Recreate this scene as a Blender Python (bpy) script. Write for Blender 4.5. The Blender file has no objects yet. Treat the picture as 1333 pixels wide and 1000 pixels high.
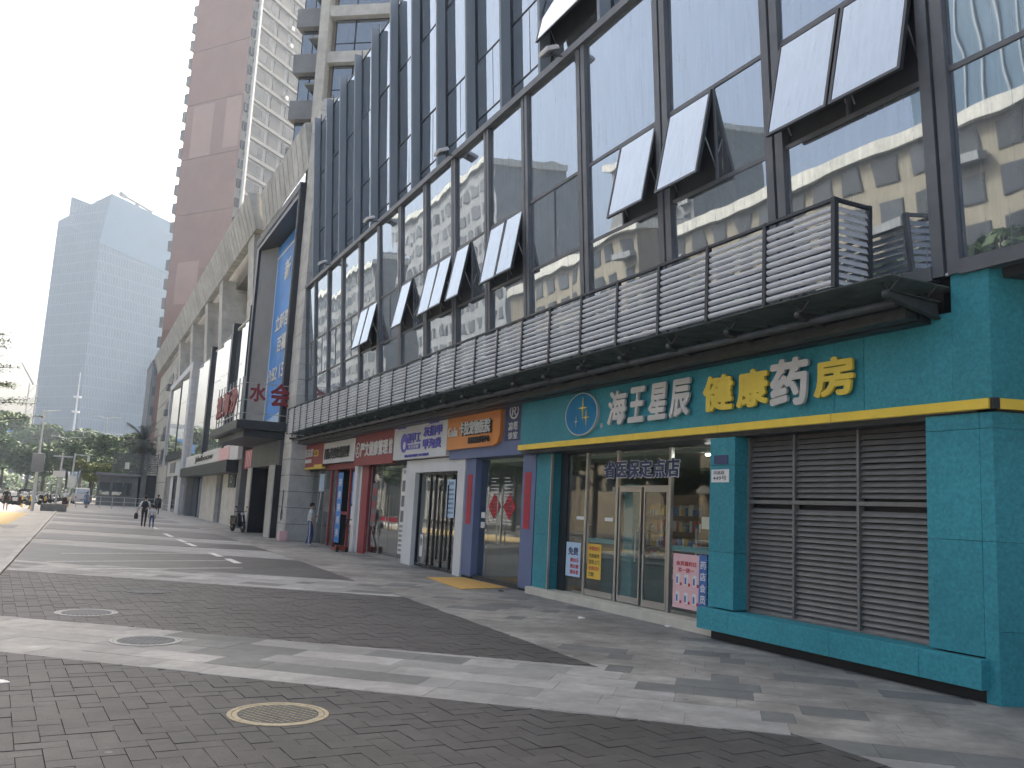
import bpy, bmesh, math, random
from mathutils import Vector, Matrix
R_ = math.radians
random.seed(7); HAZE = True
sc = bpy.context.scene
# ---------------------------------------------------------------- camera
FPX, YAW, PITCH, ROLL, CH = 1134.35, R_(25.833), R_(8.325), R_(2.934), 1.75
fw = Vector((math.sin(YAW)*math.cos(PITCH), math.cos(YAW)*math.cos(PITCH), math.sin(PITCH)))
r0 = Vector((math.cos(YAW), -math.sin(YAW), 0)); u0 = r0.cross(fw)
rt = r0*math.cos(ROLL)+u0*math.sin(ROLL); up = u0*math.cos(ROLL)-r0*math.sin(ROLL)
cd = bpy.data.cameras.new('camera'); cam = bpy.data.objects.new('camera', cd)
sc.collection.objects.link(cam); sc.camera = cam
cd.sensor_fit = 'HORIZONTAL'; cd.sensor_width = 36; cd.lens = FPX/1333*36
cd.clip_start = .1; cd.clip_end = 5000
m4 = Matrix((rt, up, -fw)).transposed().to_4x4(); m4.translation = (0, 0, CH); cam.matrix_world = m4
CAM = Vector((0, 0, CH))
# ---------------------------------------------------------------- sky, sun, exposure
SUN_EL, SUN_AZ = R_(52), R_(46)      # azimuth from +Y towards +X
w = bpy.data.worlds.new('World'); sc.world = w; w.use_nodes = True
nt = w.node_tree; nt.nodes.clear()
sky = nt.nodes.new('ShaderNodeTexSky'); sky.sky_type = 'NISHITA'; sky.sun_disc = False
sky.sun_elevation = SUN_EL; sky.sun_rotation = SUN_AZ; sky.air_density = 0.7; sky.dust_density = 10.0; sky.ozone_density = 0.0; sky.altitude = 0
bg = nt.nodes.new('ShaderNodeBackground'); bg.inputs[1].default_value = .15
wo = nt.nodes.new('ShaderNodeOutputWorld')
tn = nt.nodes.new('ShaderNodeMix'); tn.data_type = 'RGBA'; tn.blend_type = 'MULTIPLY'; tn.inputs[0].default_value = 1; tn.inputs[7].default_value = (1, .99, .925, 1)     # dusty air: a slightly warm white sky
nt.links.new(sky.outputs[0], tn.inputs[6]); nt.links.new(tn.outputs[2], bg.inputs[0]); nt.links.new(bg.outputs[0], wo.inputs[0])
sl = bpy.data.lights.new('sun', 'SUN'); sl.energy = 2.4; sl.angle = R_(4); sl.color = (1, .95, .88)
so = bpy.data.objects.new('sun', sl); sc.collection.objects.link(so)
sdir = Vector((math.sin(SUN_AZ)*math.cos(SUN_EL), math.cos(SUN_AZ)*math.cos(SUN_EL), math.sin(SUN_EL)))
so.rotation_euler = sdir.to_track_quat('Z', 'Y').to_euler(); so.location = (-20, 10, 60)
vs = sc.view_settings; vs.view_transform = 'Standard'; vs.look = 'None'; vs.gamma = 1; vs.exposure = 1.8
sc.cycles.max_bounces = 7; sc.cycles.diffuse_bounces = 3; sc.cycles.glossy_bounces = 4
sc.cycles.transparent_max_bounces = 12; sc.cycles.transmission_bounces = 4; sc.cycles.volume_bounces = 0
# ---------------------------------------------------------------- pixel (1333x1000 photo) -> point on a plane
def ray(px, py): return fw+rt*((px-666.5)/FPX)-up*((py-500)/FPX)
def onZ(px, py, z=0): d = ray(px, py); return CAM+d*((z-CH)/d.z)
def onX(px, py, x): d = ray(px, py); return CAM+d*(x/d.x)
def onY(px, py, y): d = ray(px, py); return CAM+d*(y/d.y)
# ---------------------------------------------------------------- mesh helpers
class MB:
    def __init__(s): s.v = []; s.f = []; s.mi = []
    def add(s, vs, fs, mi=0):
        b = len(s.v); s.v += [tuple(p) for p in vs]; s.f += [tuple(b+i for i in f) for f in fs]; s.mi += [mi]*len(fs); return s
    def hexa(s, fn, a0, a1, b0, b1, c0, c1, mi=0):
        p = [fn(a, b, c) for c in (c0, c1) for b in (b0, b1) for a in (a0, a1)]
        return s.add(p, [(0, 2, 3, 1), (4, 5, 7, 6), (0, 1, 5, 4), (2, 6, 7, 3), (0, 4, 6, 2), (1, 3, 7, 5)], mi)
    def box(s, x0, x1, y0, y1, z0, z1, mi=0): return s.hexa(lambda a, b, c: (a, b, c), x0, x1, y0, y1, z0, z1, mi)
    def prism(s, poly, z0, z1, mi=0):
        n = len(poly); vs = [(x, y, z0) for x, y in poly]+[(x, y, z1) for x, y in poly]
        fs = [tuple(range(n-1, -1, -1)), tuple(range(n, 2*n))]+[(i, (i+1) % n, n+(i+1) % n, n+i) for i in range(n)]
        return s.add(vs, fs, mi)
    def tube(s, p, q, r, r2=None, n=8, mi=0):
        p, q = Vector(p), Vector(q); r2 = r if r2 is None else r2; d = (q-p).normalized()
        a = d.orthogonal().normalized(); b = d.cross(a); vs = []
        for c, rr in ((p, r), (q, r2)):
            for i in range(n):
                t = 2*math.pi*i/n; vs.append(c+a*(rr*math.cos(t))+b*(rr*math.sin(t)))
        fs = [(i, (i+1) % n, n+(i+1) % n, n+i) for i in range(n)]+[tuple(range(n-1, -1, -1)), tuple(range(n, 2*n))]
        return s.add(vs, fs, mi)
    def path(s, pts, rs, n=8, mi=0):
        if not isinstance(rs, (list, tuple)): rs = [rs]*len(pts)
        pts = [Vector(p) for p in pts]; vs = []; ref = None
        for i, c in enumerate(pts):
            d = (pts[min(i+1, len(pts)-1)]-pts[max(i-1, 0)]).normalized()
            a = d.orthogonal().normalized() if ref is None else (ref-d*ref.dot(d)).normalized()
            ref = a; b = d.cross(a)
            for k in range(n):
                t = 2*math.pi*k/n; vs.append(c+a*(rs[i]*math.cos(t))+b*(rs[i]*math.sin(t)))
        m = len(pts)
        fs = [(i*n+k, i*n+(k+1) % n, (i+1)*n+(k+1) % n, (i+1)*n+k) for i in range(m-1) for k in range(n)]
        fs += [tuple(range(n-1, -1, -1)), tuple(range((m-1)*n, m*n))]
        return s.add(vs, fs, mi)
    def lathe(s, prof, c=(0, 0, 0), n=16, axis='z', mi=0):
        vs = []
        for r, h in prof:
            for k in range(n):
                t = 2*math.pi*k/n; x, y = r*math.cos(t), r*math.sin(t)
                vs.append({'z': (c[0]+x, c[1]+y, c[2]+h), 'x': (c[0]+h, c[1]+x, c[2]+y), 'y': (c[0]+x, c[1]+h, c[2]+y)}[axis])
        m = len(prof)
        fs = [(i*n+k, i*n+(k+1) % n, (i+1)*n+(k+1) % n, (i+1)*n+k) for i in range(m-1) for k in range(n)]
        fs += [tuple(range(n-1, -1, -1)), tuple(range((m-1)*n, m*n))]
        return s.add(vs, fs, mi)
    def ball(s, c, rx, ry=None, rz=None, n=10, m=7, mi=0):
        ry = rx if ry is None else ry; rz = rx if rz is None else rz
        vs = [(c[0]+rx*math.sin(math.pi*i/m)*math.cos(2*math.pi*k/n), c[1]+ry*math.sin(math.pi*i/m)*math.sin(2*math.pi*k/n), c[2]+rz*math.cos(math.pi*i/m)) for i in range(1, m) for k in range(n)]
        vs += [(c[0], c[1], c[2]+rz), (c[0], c[1], c[2]-rz)]; t, b = len(vs)-2, len(vs)-1
        fs = [(i*n+k, (i+1)*n+k, (i+1)*n+(k+1) % n, i*n+(k+1) % n) for i in range(m-2) for k in range(n)]
        fs += [(t, k, (k+1) % n) for k in range(n)]+[(b, (m-2)*n+(k+1) % n, (m-2)*n+k) for k in range(n)]
        return s.add(vs, fs, mi)
    def build(s, name, mat, parent=None, smooth=False, bevel=0):
        o3 = ROOT.get(parent.name, Vector((0, 0, 0))) if parent else Vector((0, 0, 0))
        me = bpy.data.meshes.new(name); me.from_pydata([tuple(Vector(p)-o3) for p in s.v], [], s.f)
        for mm in (mat if isinstance(mat, (list, tuple)) else [mat]): me.materials.append(mm)
        if isinstance(mat, (list, tuple)): me.polygons.foreach_set('material_index', s.mi)
        bm = bmesh.new(); bm.from_mesh(me); bmesh.ops.recalc_face_normals(bm, faces=bm.faces)
        if bevel: bmesh.ops.bevel(bm, geom=bm.edges[:], offset=bevel, segments=1, affect='EDGES', clamp_overlap=True)
        bm.to_mesh(me); bm.free()
        if smooth: me.polygons.foreach_set('use_smooth', [True]*len(me.polygons))
        o = bpy.data.objects.new(name, me); sc.collection.objects.link(o)
        if parent: o.parent = parent; ROOT[o.name] = o3
        return o
ROOT = {}
def tag(o, label, cat=None, group=None, kind=None):
    if label: o['label'] = label
    if cat: o['category'] = cat
    if group: o['group'] = group
    if kind: o['kind'] = kind
    return o
def thing(name, label, cat, loc=(0, 0, 0), group=None):
    o = bpy.data.objects.new(name, None); sc.collection.objects.link(o); o.location = loc; o.empty_display_size = .2
    ROOT[o.name] = Vector(loc); return tag(o, label, cat, group)
def struct(mb, name, mat, **k): return tag(mb.build(name, mat, **k), None, kind='structure')
def inst(me, name, parent, loc, rot=None, scale=None):       # a piece that shares mesh data; loc in world
    o = bpy.data.objects.new(name, me); sc.collection.objects.link(o)
    if parent: o.parent = parent; o.location = Vector(loc)-ROOT.get(parent.name, Vector((0, 0, 0))); ROOT[o.name] = ROOT.get(parent.name, Vector((0, 0, 0)))
    else: o.location = loc
    if rot: o.rotation_euler = rot
    if scale: o.scale = scale
    return o
def copy_tree(o, parent=None):
    c = o.copy(); sc.collection.objects.link(c)
    if parent: c.parent = parent; ROOT[c.name] = ROOT.get(parent.name, Vector((0, 0, 0)))
    for ch in list(o.children): copy_tree(ch, c)
    return c
def clone(o, loc, rz=0, label=None, scale=None):
    c = copy_tree(o); c.location = loc; c.rotation_euler = (0, 0, rz)
    if label: c['label'] = label
    if scale: c.scale = (scale,)*3
    return c
# ---------------------------------------------------------------- materials
def mat(name, col, rough=.6, metal=0, var=.12, scale=2.0, bump=0, bscale=30, spec=.5, rnd=0, stain=0, stretch=None, emit=0, speck=0, gum=None):
    m = bpy.data.materials.new(name); m.use_nodes = True; t = m.node_tree; N = t.nodes; L = t.links
    b = N['Principled BSDF']; b.inputs['Roughness'].default_value = rough; b.inputs['Metallic'].default_value = metal
    b.inputs['Specular IOR Level'].default_value = spec
    tc = N.new('ShaderNodeTexCoord'); mp = N.new('ShaderNodeMapping'); L.new(tc.outputs['Object'], mp.inputs[0])
    if stretch: mp.inputs['Scale'].default_value = stretch
    ns = N.new('ShaderNodeTexNoise'); ns.inputs['Scale'].default_value = scale; ns.inputs['Detail'].default_value = 6; ns.inputs['Roughness'].default_value = .6
    L.new(mp.outputs[0], ns.inputs[0])
    def mul(a, lo, hi, fac):
        r = N.new('ShaderNodeMapRange'); r.inputs['From Min'].default_value = .3; r.inputs['From Max'].default_value = .7
        r.inputs['To Min'].default_value = lo; r.inputs['To Max'].default_value = hi; L.new(fac, r.inputs[0])
        v = N.new('ShaderNodeVectorMath'); v.operation = 'SCALE'; L.new(a, v.inputs[0]); L.new(r.outputs[0], v.inputs['Scale']); return v.outputs[0]
    rgb = N.new('ShaderNodeRGB'); rgb.outputs[0].default_value = (*col, 1); c = rgb.outputs[0]
    c = mul(c, 1-var, 1+var, ns.outputs[0])
    if speck:
        n2 = N.new('ShaderNodeTexNoise'); n2.inputs['Scale'].default_value = 160; n2.inputs['Detail'].default_value = 2; L.new(tc.outputs['Object'], n2.inputs[0]); c = mul(c, 1-speck, 1+speck, n2.outputs[0])
    if stain:
        geo = N.new('ShaderNodeNewGeometry'); n3 = N.new('ShaderNodeTexNoise'); n3.inputs['Scale'].default_value = .55; n3.inputs['Detail'].default_value = 8; n3.inputs['Roughness'].default_value = .65; L.new(geo.outputs['Position'], n3.inputs[0]); c = mul(c, 1-stain, 1+stain*.6, n3.outputs[0])
        n5 = N.new('ShaderNodeTexNoise'); n5.inputs['Scale'].default_value = 3.1; n5.inputs['Detail'].default_value = 7; n5.inputs['Roughness'].default_value = .7; n5.inputs['Distortion'].default_value = .6; L.new(geo.outputs['Position'], n5.inputs[0]); c = mul(c, 1-stain*.55, 1+stain*.3, n5.outputs[0])
    if rnd:
        oi = N.new('ShaderNodeObjectInfo'); ge = N.new('ShaderNodeNewGeometry'); ad = N.new('ShaderNodeMath'); ad.operation = 'ADD'; fr = N.new('ShaderNodeMath'); fr.operation = 'FRACT'
        L.new(oi.outputs['Random'], ad.inputs[0]); L.new(ge.outputs['Random Per Island'], ad.inputs[1]); L.new(ad.outputs[0], fr.inputs[0])
        r = N.new('ShaderNodeMapRange'); r.inputs['To Min'].default_value = 1-rnd; r.inputs['To Max'].default_value = 1+rnd; L.new(fr.outputs[0], r.inputs[0])
        v = N.new('ShaderNodeVectorMath'); v.operation = 'SCALE'; L.new(c, v.inputs[0]); L.new(r.outputs[0], v.inputs['Scale']); c = v.outputs[0]
    if gum:      # trodden chewing gum and small paint spots
        ge2 = N.new('ShaderNodeNewGeometry'); vo = N.new('ShaderNodeTexVoronoi'); vo.inputs['Scale'].default_value = 2.3; L.new(ge2.outputs['Position'], vo.inputs[0])
        lt_ = N.new('ShaderNodeMath'); lt_.operation = 'LESS_THAN'; L.new(vo.outputs['Distance'], lt_.inputs[0]); sr = N.new('ShaderNodeSeparateColor'); L.new(vo.outputs['Color'], sr.inputs[0]); ml = N.new('ShaderNodeMath'); ml.operation = 'MULTIPLY'; ml.inputs[1].default_value = .075; L.new(sr.outputs[0], ml.inputs[0]); L.new(ml.outputs[0], lt_.inputs[1])
        fm = N.new('ShaderNodeMath'); fm.operation = 'MULTIPLY'; fm.inputs[1].default_value = .6; L.new(lt_.outputs[0], fm.inputs[0]); mx = N.new('ShaderNodeMix'); mx.data_type = 'RGBA'; L.new(fm.outputs[0], mx.inputs[0]); L.new(c, mx.inputs[6]); mx.inputs[7].default_value = (*gum, 1); c = mx.outputs[2]
    L.new(c, b.inputs['Base Color'])
    if bump:
        n4 = N.new('ShaderNodeTexNoise'); n4.inputs['Scale'].default_value = bscale; n4.inputs['Detail'].default_value = 5; L.new(tc.outputs['Object'], n4.inputs[0])
        bp = N.new('ShaderNodeBump'); bp.inputs['Strength'].default_value = bump; bp.inputs['Distance'].default_value = .02; L.new(n4.outputs[0], bp.inputs['Height']); L.new(bp.outputs[0], b.inputs['Normal'])
    if emit:
        L.new(c, b.inputs['Emission Color']); b.inputs['Emission Strength'].default_value = emit
    return m
def mirror_glass(name, base, tint, ior, dust, wav=.0035):     # coated curtain-wall glass: reflection over a dark room, dust streaks
    m = bpy.data.materials.new(name); m.use_nodes = True; t = m.node_tree; N = t.nodes; L = t.links; N.remove(N['Principled BSDF'])
    out = N['Material Output']; tc = N.new('ShaderNodeTexCoord'); oi = N.new('ShaderNodeObjectInfo')
    geo = N.new('ShaderNodeNewGeometry')
    mp = N.new('ShaderNodeMapping'); mp.inputs['Scale'].default_value = (9, 9, .35); L.new(geo.outputs['Position'], mp.inputs[0])
    st = N.new('ShaderNodeTexNoise'); st.inputs['Scale'].default_value = 1.6; st.inputs['Detail'].default_value = 6; st.inputs['Roughness'].default_value = .7; L.new(mp.outputs[0], st.inputs[0])
    rp = N.new('ShaderNodeMapRange'); rp.inputs['From Min'].default_value = .40; rp.inputs['From Max'].default_value = .75; rp.inputs['To Min'].default_value = dust*.45; rp.inputs['To Max'].default_value = dust*1.6; L.new(st.outputs[0], rp.inputs[0])
    wn = N.new('ShaderNodeTexNoise'); wn.inputs['Scale'].default_value = .9; wn.inputs['Detail'].default_value = 1; L.new(geo.outputs['Position'], wn.inputs[0])
    bp = N.new('ShaderNodeBump'); bp.inputs['Strength'].default_value = 1; bp.inputs['Distance'].default_value = wav; L.new(wn.outputs[0], bp.inputs['Height'])
    gl = N.new('ShaderNodeBsdfGlossy'); gl.inputs['Color'].default_value = (*tint, 1); gl.inputs['Roughness'].default_value = .015; L.new(bp.outputs[0], gl.inputs['Normal'])
    df = N.new('ShaderNodeBsdfDiffuse'); df.inputs['Color'].default_value = (*base, 1)
    du = N.new('ShaderNodeBsdfDiffuse'); du.inputs['Color'].default_value = (.42, .44, .45, 1)
    fr0 = N.new('ShaderNodeFresnel'); fr0.inputs['IOR'].default_value = 1.5; fr = N.new('ShaderNodeMapRange'); fr.inputs['To Min'].default_value = ior; fr.inputs['To Max'].default_value = 1; L.new(fr0.outputs[0], fr.inputs[0])   # metal coating: reflects at every angle
    a = N.new('ShaderNodeMixShader'); L.new(fr.outputs[0], a.inputs[0]); L.new(df.outputs[0], a.inputs[1]); L.new(gl.outputs[0], a.inputs[2])
    b = N.new('ShaderNodeMixShader'); L.new(rp.outputs[0], b.inputs[0]); L.new(a.outputs[0], b.inputs[1]); L.new(du.outputs[0], b.inputs[2]); L.new(b.outputs[0], out.inputs[0])
    return m
def clear_glass(name, tint=(.86, .92, .9), ior=1.5, film=0):
    m = bpy.data.materials.new(name); m.use_nodes = True; t = m.node_tree; N = t.nodes; L = t.links; N.remove(N['Principled BSDF'])
    out = N['Material Output']; tr = N.new('ShaderNodeBsdfTransparent'); tr.inputs[0].default_value = (*tint, 1)
    gl = N.new('ShaderNodeBsdfGlossy'); gl.inputs['Roughness'].default_value = .02
    lw = N.new('ShaderNodeLayerWeight'); lw.inputs[0].default_value = .5; pw = N.new('ShaderNodeMath'); pw.operation = 'POWER'; pw.inputs[1].default_value = 3.2; L.new(lw.outputs['Facing'], pw.inputs[0])
    fr = N.new('ShaderNodeMapRange'); fr.inputs['To Min'].default_value = ior; fr.inputs['To Max'].default_value = .9; L.new(pw.outputs[0], fr.inputs[0])       # thin sheet: same reflection from both sides
    a = N.new('ShaderNodeMixShader'); L.new(fr.outputs[0], a.inputs[0]); L.new(tr.outputs[0], a.inputs[1]); L.new(gl.outputs[0], a.inputs[2]); last = a
    if film:
        df = N.new('ShaderNodeBsdfDiffuse'); df.inputs[0].default_value = (.20, .22, .21, 1); tl = N.new('ShaderNodeBsdfTranslucent'); tl.inputs[0].default_value = (.16, .20, .185, 1)
        x = N.new('ShaderNodeMixShader'); x.inputs[0].default_value = .5; L.new(df.outputs[0], x.inputs[1]); L.new(tl.outputs[0], x.inputs[2])
        tc = N.new('ShaderNodeTexCoord'); ns = N.new('ShaderNodeTexNoise'); ns.inputs['Scale'].default_value = 3; ns.inputs['Detail'].default_value = 8; L.new(tc.outputs['Object'], ns.inputs[0])
        mr = N.new('ShaderNodeMapRange'); mr.inputs['From Min'].default_value = .3; mr.inputs['From Max'].default_value = .7; mr.inputs['To Min'].default_value = film*.6; mr.inputs['To Max'].default_value = min(1, film*1.3); L.new(ns.outputs[0], mr.inputs[0])
        y = N.new('ShaderNodeMixShader'); L.new(mr.outputs[0], y.inputs[0]); L.new(a.outputs[0], y.inputs[1]); L.new(x.outputs[0], y.inputs[2]); last = y
    L.new(last.outputs[0], out.inputs[0]); return m
M = {}
M['brick'] = mat('dark_brick', (.067, .066, .064), .58, var=.16, scale=9, bump=.3, bscale=60, rnd=.13, stain=.36, gum=(.20, .20, .19))
M['brick_far'] = mat('dark_brick_far', (.078, .0775, .0765), .45, var=.25, scale=1.2, bump=.3, bscale=8, stain=.35)
M['granite'] = mat('light_granite', (.325, .323, .312), .7, var=.1, scale=5, bump=.12, bscale=90, rnd=.08, stain=.38, speck=.16, gum=(.09, .09, .09))
M['granite_worn'] = mat('worn_granite', (.27, .262, .24), .62, var=.16, scale=3, bump=.12, bscale=90, rnd=.06, stain=.55, speck=.16, gum=(.07, .07, .07))
M['granite_mid'] = mat('mid_granite', (.255, .258, .25), .68, var=.1, scale=5, bump=.12, bscale=90, rnd=.1, stain=.3, speck=.16)
M['granite_grey'] = mat('grey_granite', (.145, .152, .148), .65, var=.12, scale=5, bump=.12, bscale=90, rnd=.12, stain=.25, speck=.18)
M['granite_far'] = mat('light_granite_far', (.32, .318, .308), .75, var=.12, scale=1.5, stain=.25, speck=.1)
M['joint'] = mat('joint_soil', (.05, .049, .046), .9, var=.3, scale=20)
M['road'] = mat('asphalt', (.06, .06, .062), .85, var=.2, scale=4)
M['field'] = mat('far_ground', (.16, .16, .15), .9, var=.2, scale=.1)
M['kerb'] = mat('kerb_stone', (.36, .36, .34), .75, var=.15, scale=3, stain=.2, speck=.1)
M['tactile'] = mat('yellow_paving', (.42, .32, .15), .75, var=.15, scale=4)
M['paint'] = mat('worn_white_paint', (.62, .62, .6), .7, var=.25, scale=8)
M['iron'] = mat('cast_iron', (.085, .09, .095), .55, .5, var=.3, scale=12, bump=.2)
M['ring'] = mat('manhole_ring', (.36, .31, .21), .65, var=.25, scale=14)
M['teal'] = mat('teal_panel', (.05, .285, .33), .5, var=.2, scale=22, bump=.06, bscale=120, rnd=.06, speck=.14, spec=.25, stain=.16)
M['yellow'] = mat('yellow_strip', (.90, .63, .07), .4, var=.08)
M['yellow_letter'] = mat('gold_letter', (.80, .58, .07), .35, var=.08)
M['silver_letter'] = mat('silver_letter', (.62, .60, .56), .4, .2, var=.08)
M['black'] = mat('black_plinth', (.012, .012, .013), .5, var=.3)
M['cream'] = mat('cream_step', (.62, .58, .48), .5, var=.1, stain=.15)
M['slat'] = mat('dark_slat', (.20, .188, .172), .55, .2, var=.15, scale=6)
M['dkmetal'] = mat('dark_frame', (.055, .06, .066), .4, .5, var=.15, scale=4)
M['mullion'] = mat('grey_mullion', (.15, .157, .168), .45, .2, var=.15, scale=2, stain=.15)
M['fin'] = mat('fin_metal', (.25, .29, .33), .5, .0, var=.14, scale=1.2, stretch=(1, 1, .15))
M['louvre'] = mat('louvre_metal', (.56, .57, .59), .4, .1, var=.12, scale=3)
M['beam'] = mat('beam_steel', (.075, .078, .076), .5, .35, var=.25, scale=5)
M['steel'] = mat('stainless', (.5, .5, .49), .3, .9, var=.08)
M['stone'] = mat('beige_stone', (.58, .572, .535), .75, var=.1, scale=1.5, stain=.25, rnd=.07, bump=.1)
M['stone_lt'] = mat('pale_stone', (.60, .58, .52), .75, var=.1, scale=2, stain=.2, rnd=.05)
M['dkstone'] = mat('dark_stone', (.10, .10, .10), .35, var=.35, scale=1.2, stretch=(1, 1, .25))
M['conc'] = mat('grey_concrete', (.20, .20, .195), .8, var=.15, scale=1.5, stain=.2)
M['white'] = mat('white_paint', (.72, .72, .70), .5, var=.05, stain=.08)
M['orange'] = mat('orange_board', (.75, .27, .06), .45, var=.05)
M['blue'] = mat('slate_blue', (.13, .17, .30), .5, var=.08)
M['dkblue'] = mat('deep_blue', (.045, .06, .14), .5, var=.08)
M['red'] = mat('red_board', (.30, .045, .05), .5, var=.1)
M['redp'] = mat('red_paper', (.50, .03, .05), .6, var=.1)
M['purple'] = mat('violet_letter', (.09, .08, .50), .4, var=.05)
M['ink'] = mat('black_letter', (.02, .02, .022), .5, var=.1)
M['whitel'] = mat('white_letter', (.75, .74, .70), .45, var=.05)
M['redl'] = mat('red_letter', (.24, .03, .035), .45, var=.1)
M['pink'] = mat('pink_paper', (.80, .50, .50), .55, var=.06, scale=9)
M['ltblue'] = mat('pale_blue_paper', (.50, .66, .80), .5, var=.06)
M['yelp'] = mat('yellow_paper', (.78, .50, .07), .55, var=.06)
M['bluep'] = mat('blue_print', (.06, .16, .42), .5, var=.25, scale=12)
M['cyan'] = mat('sky_blue_print', (.035, .25, .68), .45, var=.25, scale=.5)
M['mat'] = mat('door_mat', (.60, .36, .10), .9, var=.12, scale=10, bump=.3, bscale=120)
M['wood'] = mat('shelf_wood', (.17, .08, .05), .6, var=.2, scale=4)
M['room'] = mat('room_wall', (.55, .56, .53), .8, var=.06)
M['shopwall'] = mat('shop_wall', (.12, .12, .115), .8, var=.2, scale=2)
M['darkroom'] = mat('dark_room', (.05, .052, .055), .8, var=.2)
M['lamp'] = mat('lit_tube', (1, .97, .9), .5, var=0, emit=5)
M['mirror'] = mirror_glass('curtain_glass', (.030, .036, .042), (.80, .90, 1.0), .47, .19)
M['mirror2'] = mirror_glass('bright_glass', (.10, .11, .11), (.99, .99, .98), .86, .08)
M['glass'] = clear_glass('shop_glass', (.90, .94, .92), .05)
M['canopy_glass'] = clear_glass('canopy_glass', (.45, .52, .49), .05, film=.8)
M['leaf'] = mat('leaf', (.075, .125, .038), .6, var=.35, scale=.5, rnd=.4)
M['leaf2'] = mat('leaf_yellowish', (.16, .19, .04), .6, var=.35, scale=.5, rnd=.35)
M['bluefacade'] = mat('blue_facade', (.045, .10, .16), .3, var=.12, scale=.3)
M['bark'] = mat('bark', (.10, .085, .07), .9, var=.3, scale=6)
M['tilebrick'] = mat('pink_brown_tile', (.33, .21, .185), .75, var=.06, scale=.3, stain=.08)
M['tilebrick2'] = mat('pale_pink_tile', (.42, .29, .26), .75, var=.06, scale=.3)
M['grey_wall'] = mat('grey_render', (.26, .265, .27), .8, var=.1, scale=.6, stain=.12)
M['beige_wall'] = mat('beige_render', (.27, .235, .175), .8, var=.08, scale=.6, stain=.12)
M['win'] = mirror_glass('window_glass', (.04, .05, .055), (.85, .9, .95), .28, .10, wav=.002)
M['darkpane'] = mat('dark_pane', (.035, .042, .05), .22, var=.3, scale=.4, rnd=.4)
M['winframe'] = mat('grey_frame', (.22, .225, .23), .6, var=.1)
M['rubber'] = mat('rubber', (.018, .018, .018), .8, var=.2)
M['gloss_black'] = mat('black_gloss', (.02, .02, .022), .25, var=.1)
M['gloss_white'] = mat('white_gloss', (.7, .7, .7), .25, var=.03)
M['skin'] = mat('skin', (.42, .26, .18), .55, var=.05)
M['hair'] = mat('hair', (.012, .010, .009), .5, var=.2)
# ---------------------------------------------------------------- lettering
_tc = {}
def text_mesh(body, bold):
    k = (body, bold)
    if k in _tc: return _tc[k]
    c = bpy.data.curves.new('text', 'FONT'); c.body = body; c.size = 1; c.extrude = .5; c.offset = 0; c.resolution_u = 3; c.fill_mode = 'BOTH'
    o = bpy.data.objects.new('text', c); sc.collection.objects.link(o)
    dg = bpy.context.evaluated_depsgraph_get(); me = o.evaluated_get(dg).to_mesh()
    vs = [v.co.copy() for v in me.vertices]; fs = [tuple(p.vertices) for p in me.polygons]
    o.evaluated_get(dg).to_mesh_clear(); bpy.data.objects.remove(o); bpy.data.curves.remove(c)
    _tc[k] = (vs, fs); return _tc[k]
def letters(body, O, U, V, wd, ht, dep, mt, parent, name='lettering', bold=.02, keep=False, shear=0):
    """text fitted in a wd x ht box whose lower left corner is O, reading along U, upright along V, standing dep proud"""
    vs, fs = text_mesh(body, 0)
    if not vs: return None
    O, U, V = Vector(O), Vector(U).normalized(), Vector(V).normalized(); n = U.cross(V)
    x0 = min(v.x for v in vs); x1 = max(v.x for v in vs); y0 = min(v.y for v in vs); y1 = max(v.y for v in vs)
    mb = MB(); bo = bold*(x1-x0 if len(body) < 2 else (x1-x0)/len(body))*1.1; sx, sy = wd/(x1-x0+2*bo), ht/(y1-y0+2*bo)
    sh = ((0, 0),) if bold <= 0 else tuple((bo*math.cos(math.pi*i/4), bo*math.sin(math.pi*i/4)) for i in range(8))        # heavier strokes: the outline laid down eight times, slightly apart
    for k, (dx, dy) in enumerate(sh):
        mb.add([O+U*((v.x-x0+bo+dx)*sx+shear*(v.y-y0)*sy)+V*((v.y-y0+bo+dy)*sy)+n*(dep*(v.z+.5)*(1-.012*k)) for v in vs], fs)
    return mb.build(name, mt, parent)
FU, FV = (0, -1, 0), (0, 0, 1)       # facade reading direction seen from the street
# ================================================================ ground
def proj(p):
    v = Vector(p)-CAM; z = v.dot(fw)
    return None if z <= .2 else (666.5+FPX*v.dot(rt)/z, 500-FPX*v.dot(up)/z)
def inframe(p, m=40):
    q = proj(p); return q is not None and -m < q[0] < 1333+m and -m < q[1] < 1000+m
def clip(poly, conv):
    """clip poly by a convex counter-clockwise polygon"""
    out = poly
    for i in range(len(conv)):
        (ax, ay), (bx, by) = conv[i], conv[(i+1) % len(conv)]
        side = lambda p: (bx-ax)*(p[1]-ay)-(by-ay)*(p[0]-ax)
        res = []
        for k in range(len(out)):
            p, q = out[k], out[(k+1) % len(out)]; sp, sq = side(p), side(q)
            if sp >= 0: res.append(p)
            if (sp >= 0) != (sq >= 0):
                t = sp/(sp-sq); res.append((p[0]+(q[0]-p[0])*t, p[1]+(q[1]-p[1])*t))
        out = res
        if len(out) < 3: return []
    return out
def area(p): return abs(sum(p[i][0]*p[(i+1) % len(p)][1]-p[(i+1) % len(p)][0]*p[i][1] for i in range(len(p))))/2
struct(MB().add([(-2500, -2500, -.06), (2500, -2500, -.06), (2500, 2500, -.06), (-2500, 2500, -.06)], [(0, 1, 2, 3)]), 'ground', M['field'])
struct(MB().box(-30, -9.0, -60, 420, -.055, -.045), 'road', M['road'])
struct(MB().box(-8.8, -1.42, -8, 110, -.05, -.004), 'pavement', M['granite_far'])
struct(MB().box(-1.2, 14, 25.5, 135, -.05, -.006), 'plaza_pavement', M['granite_far'])
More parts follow.
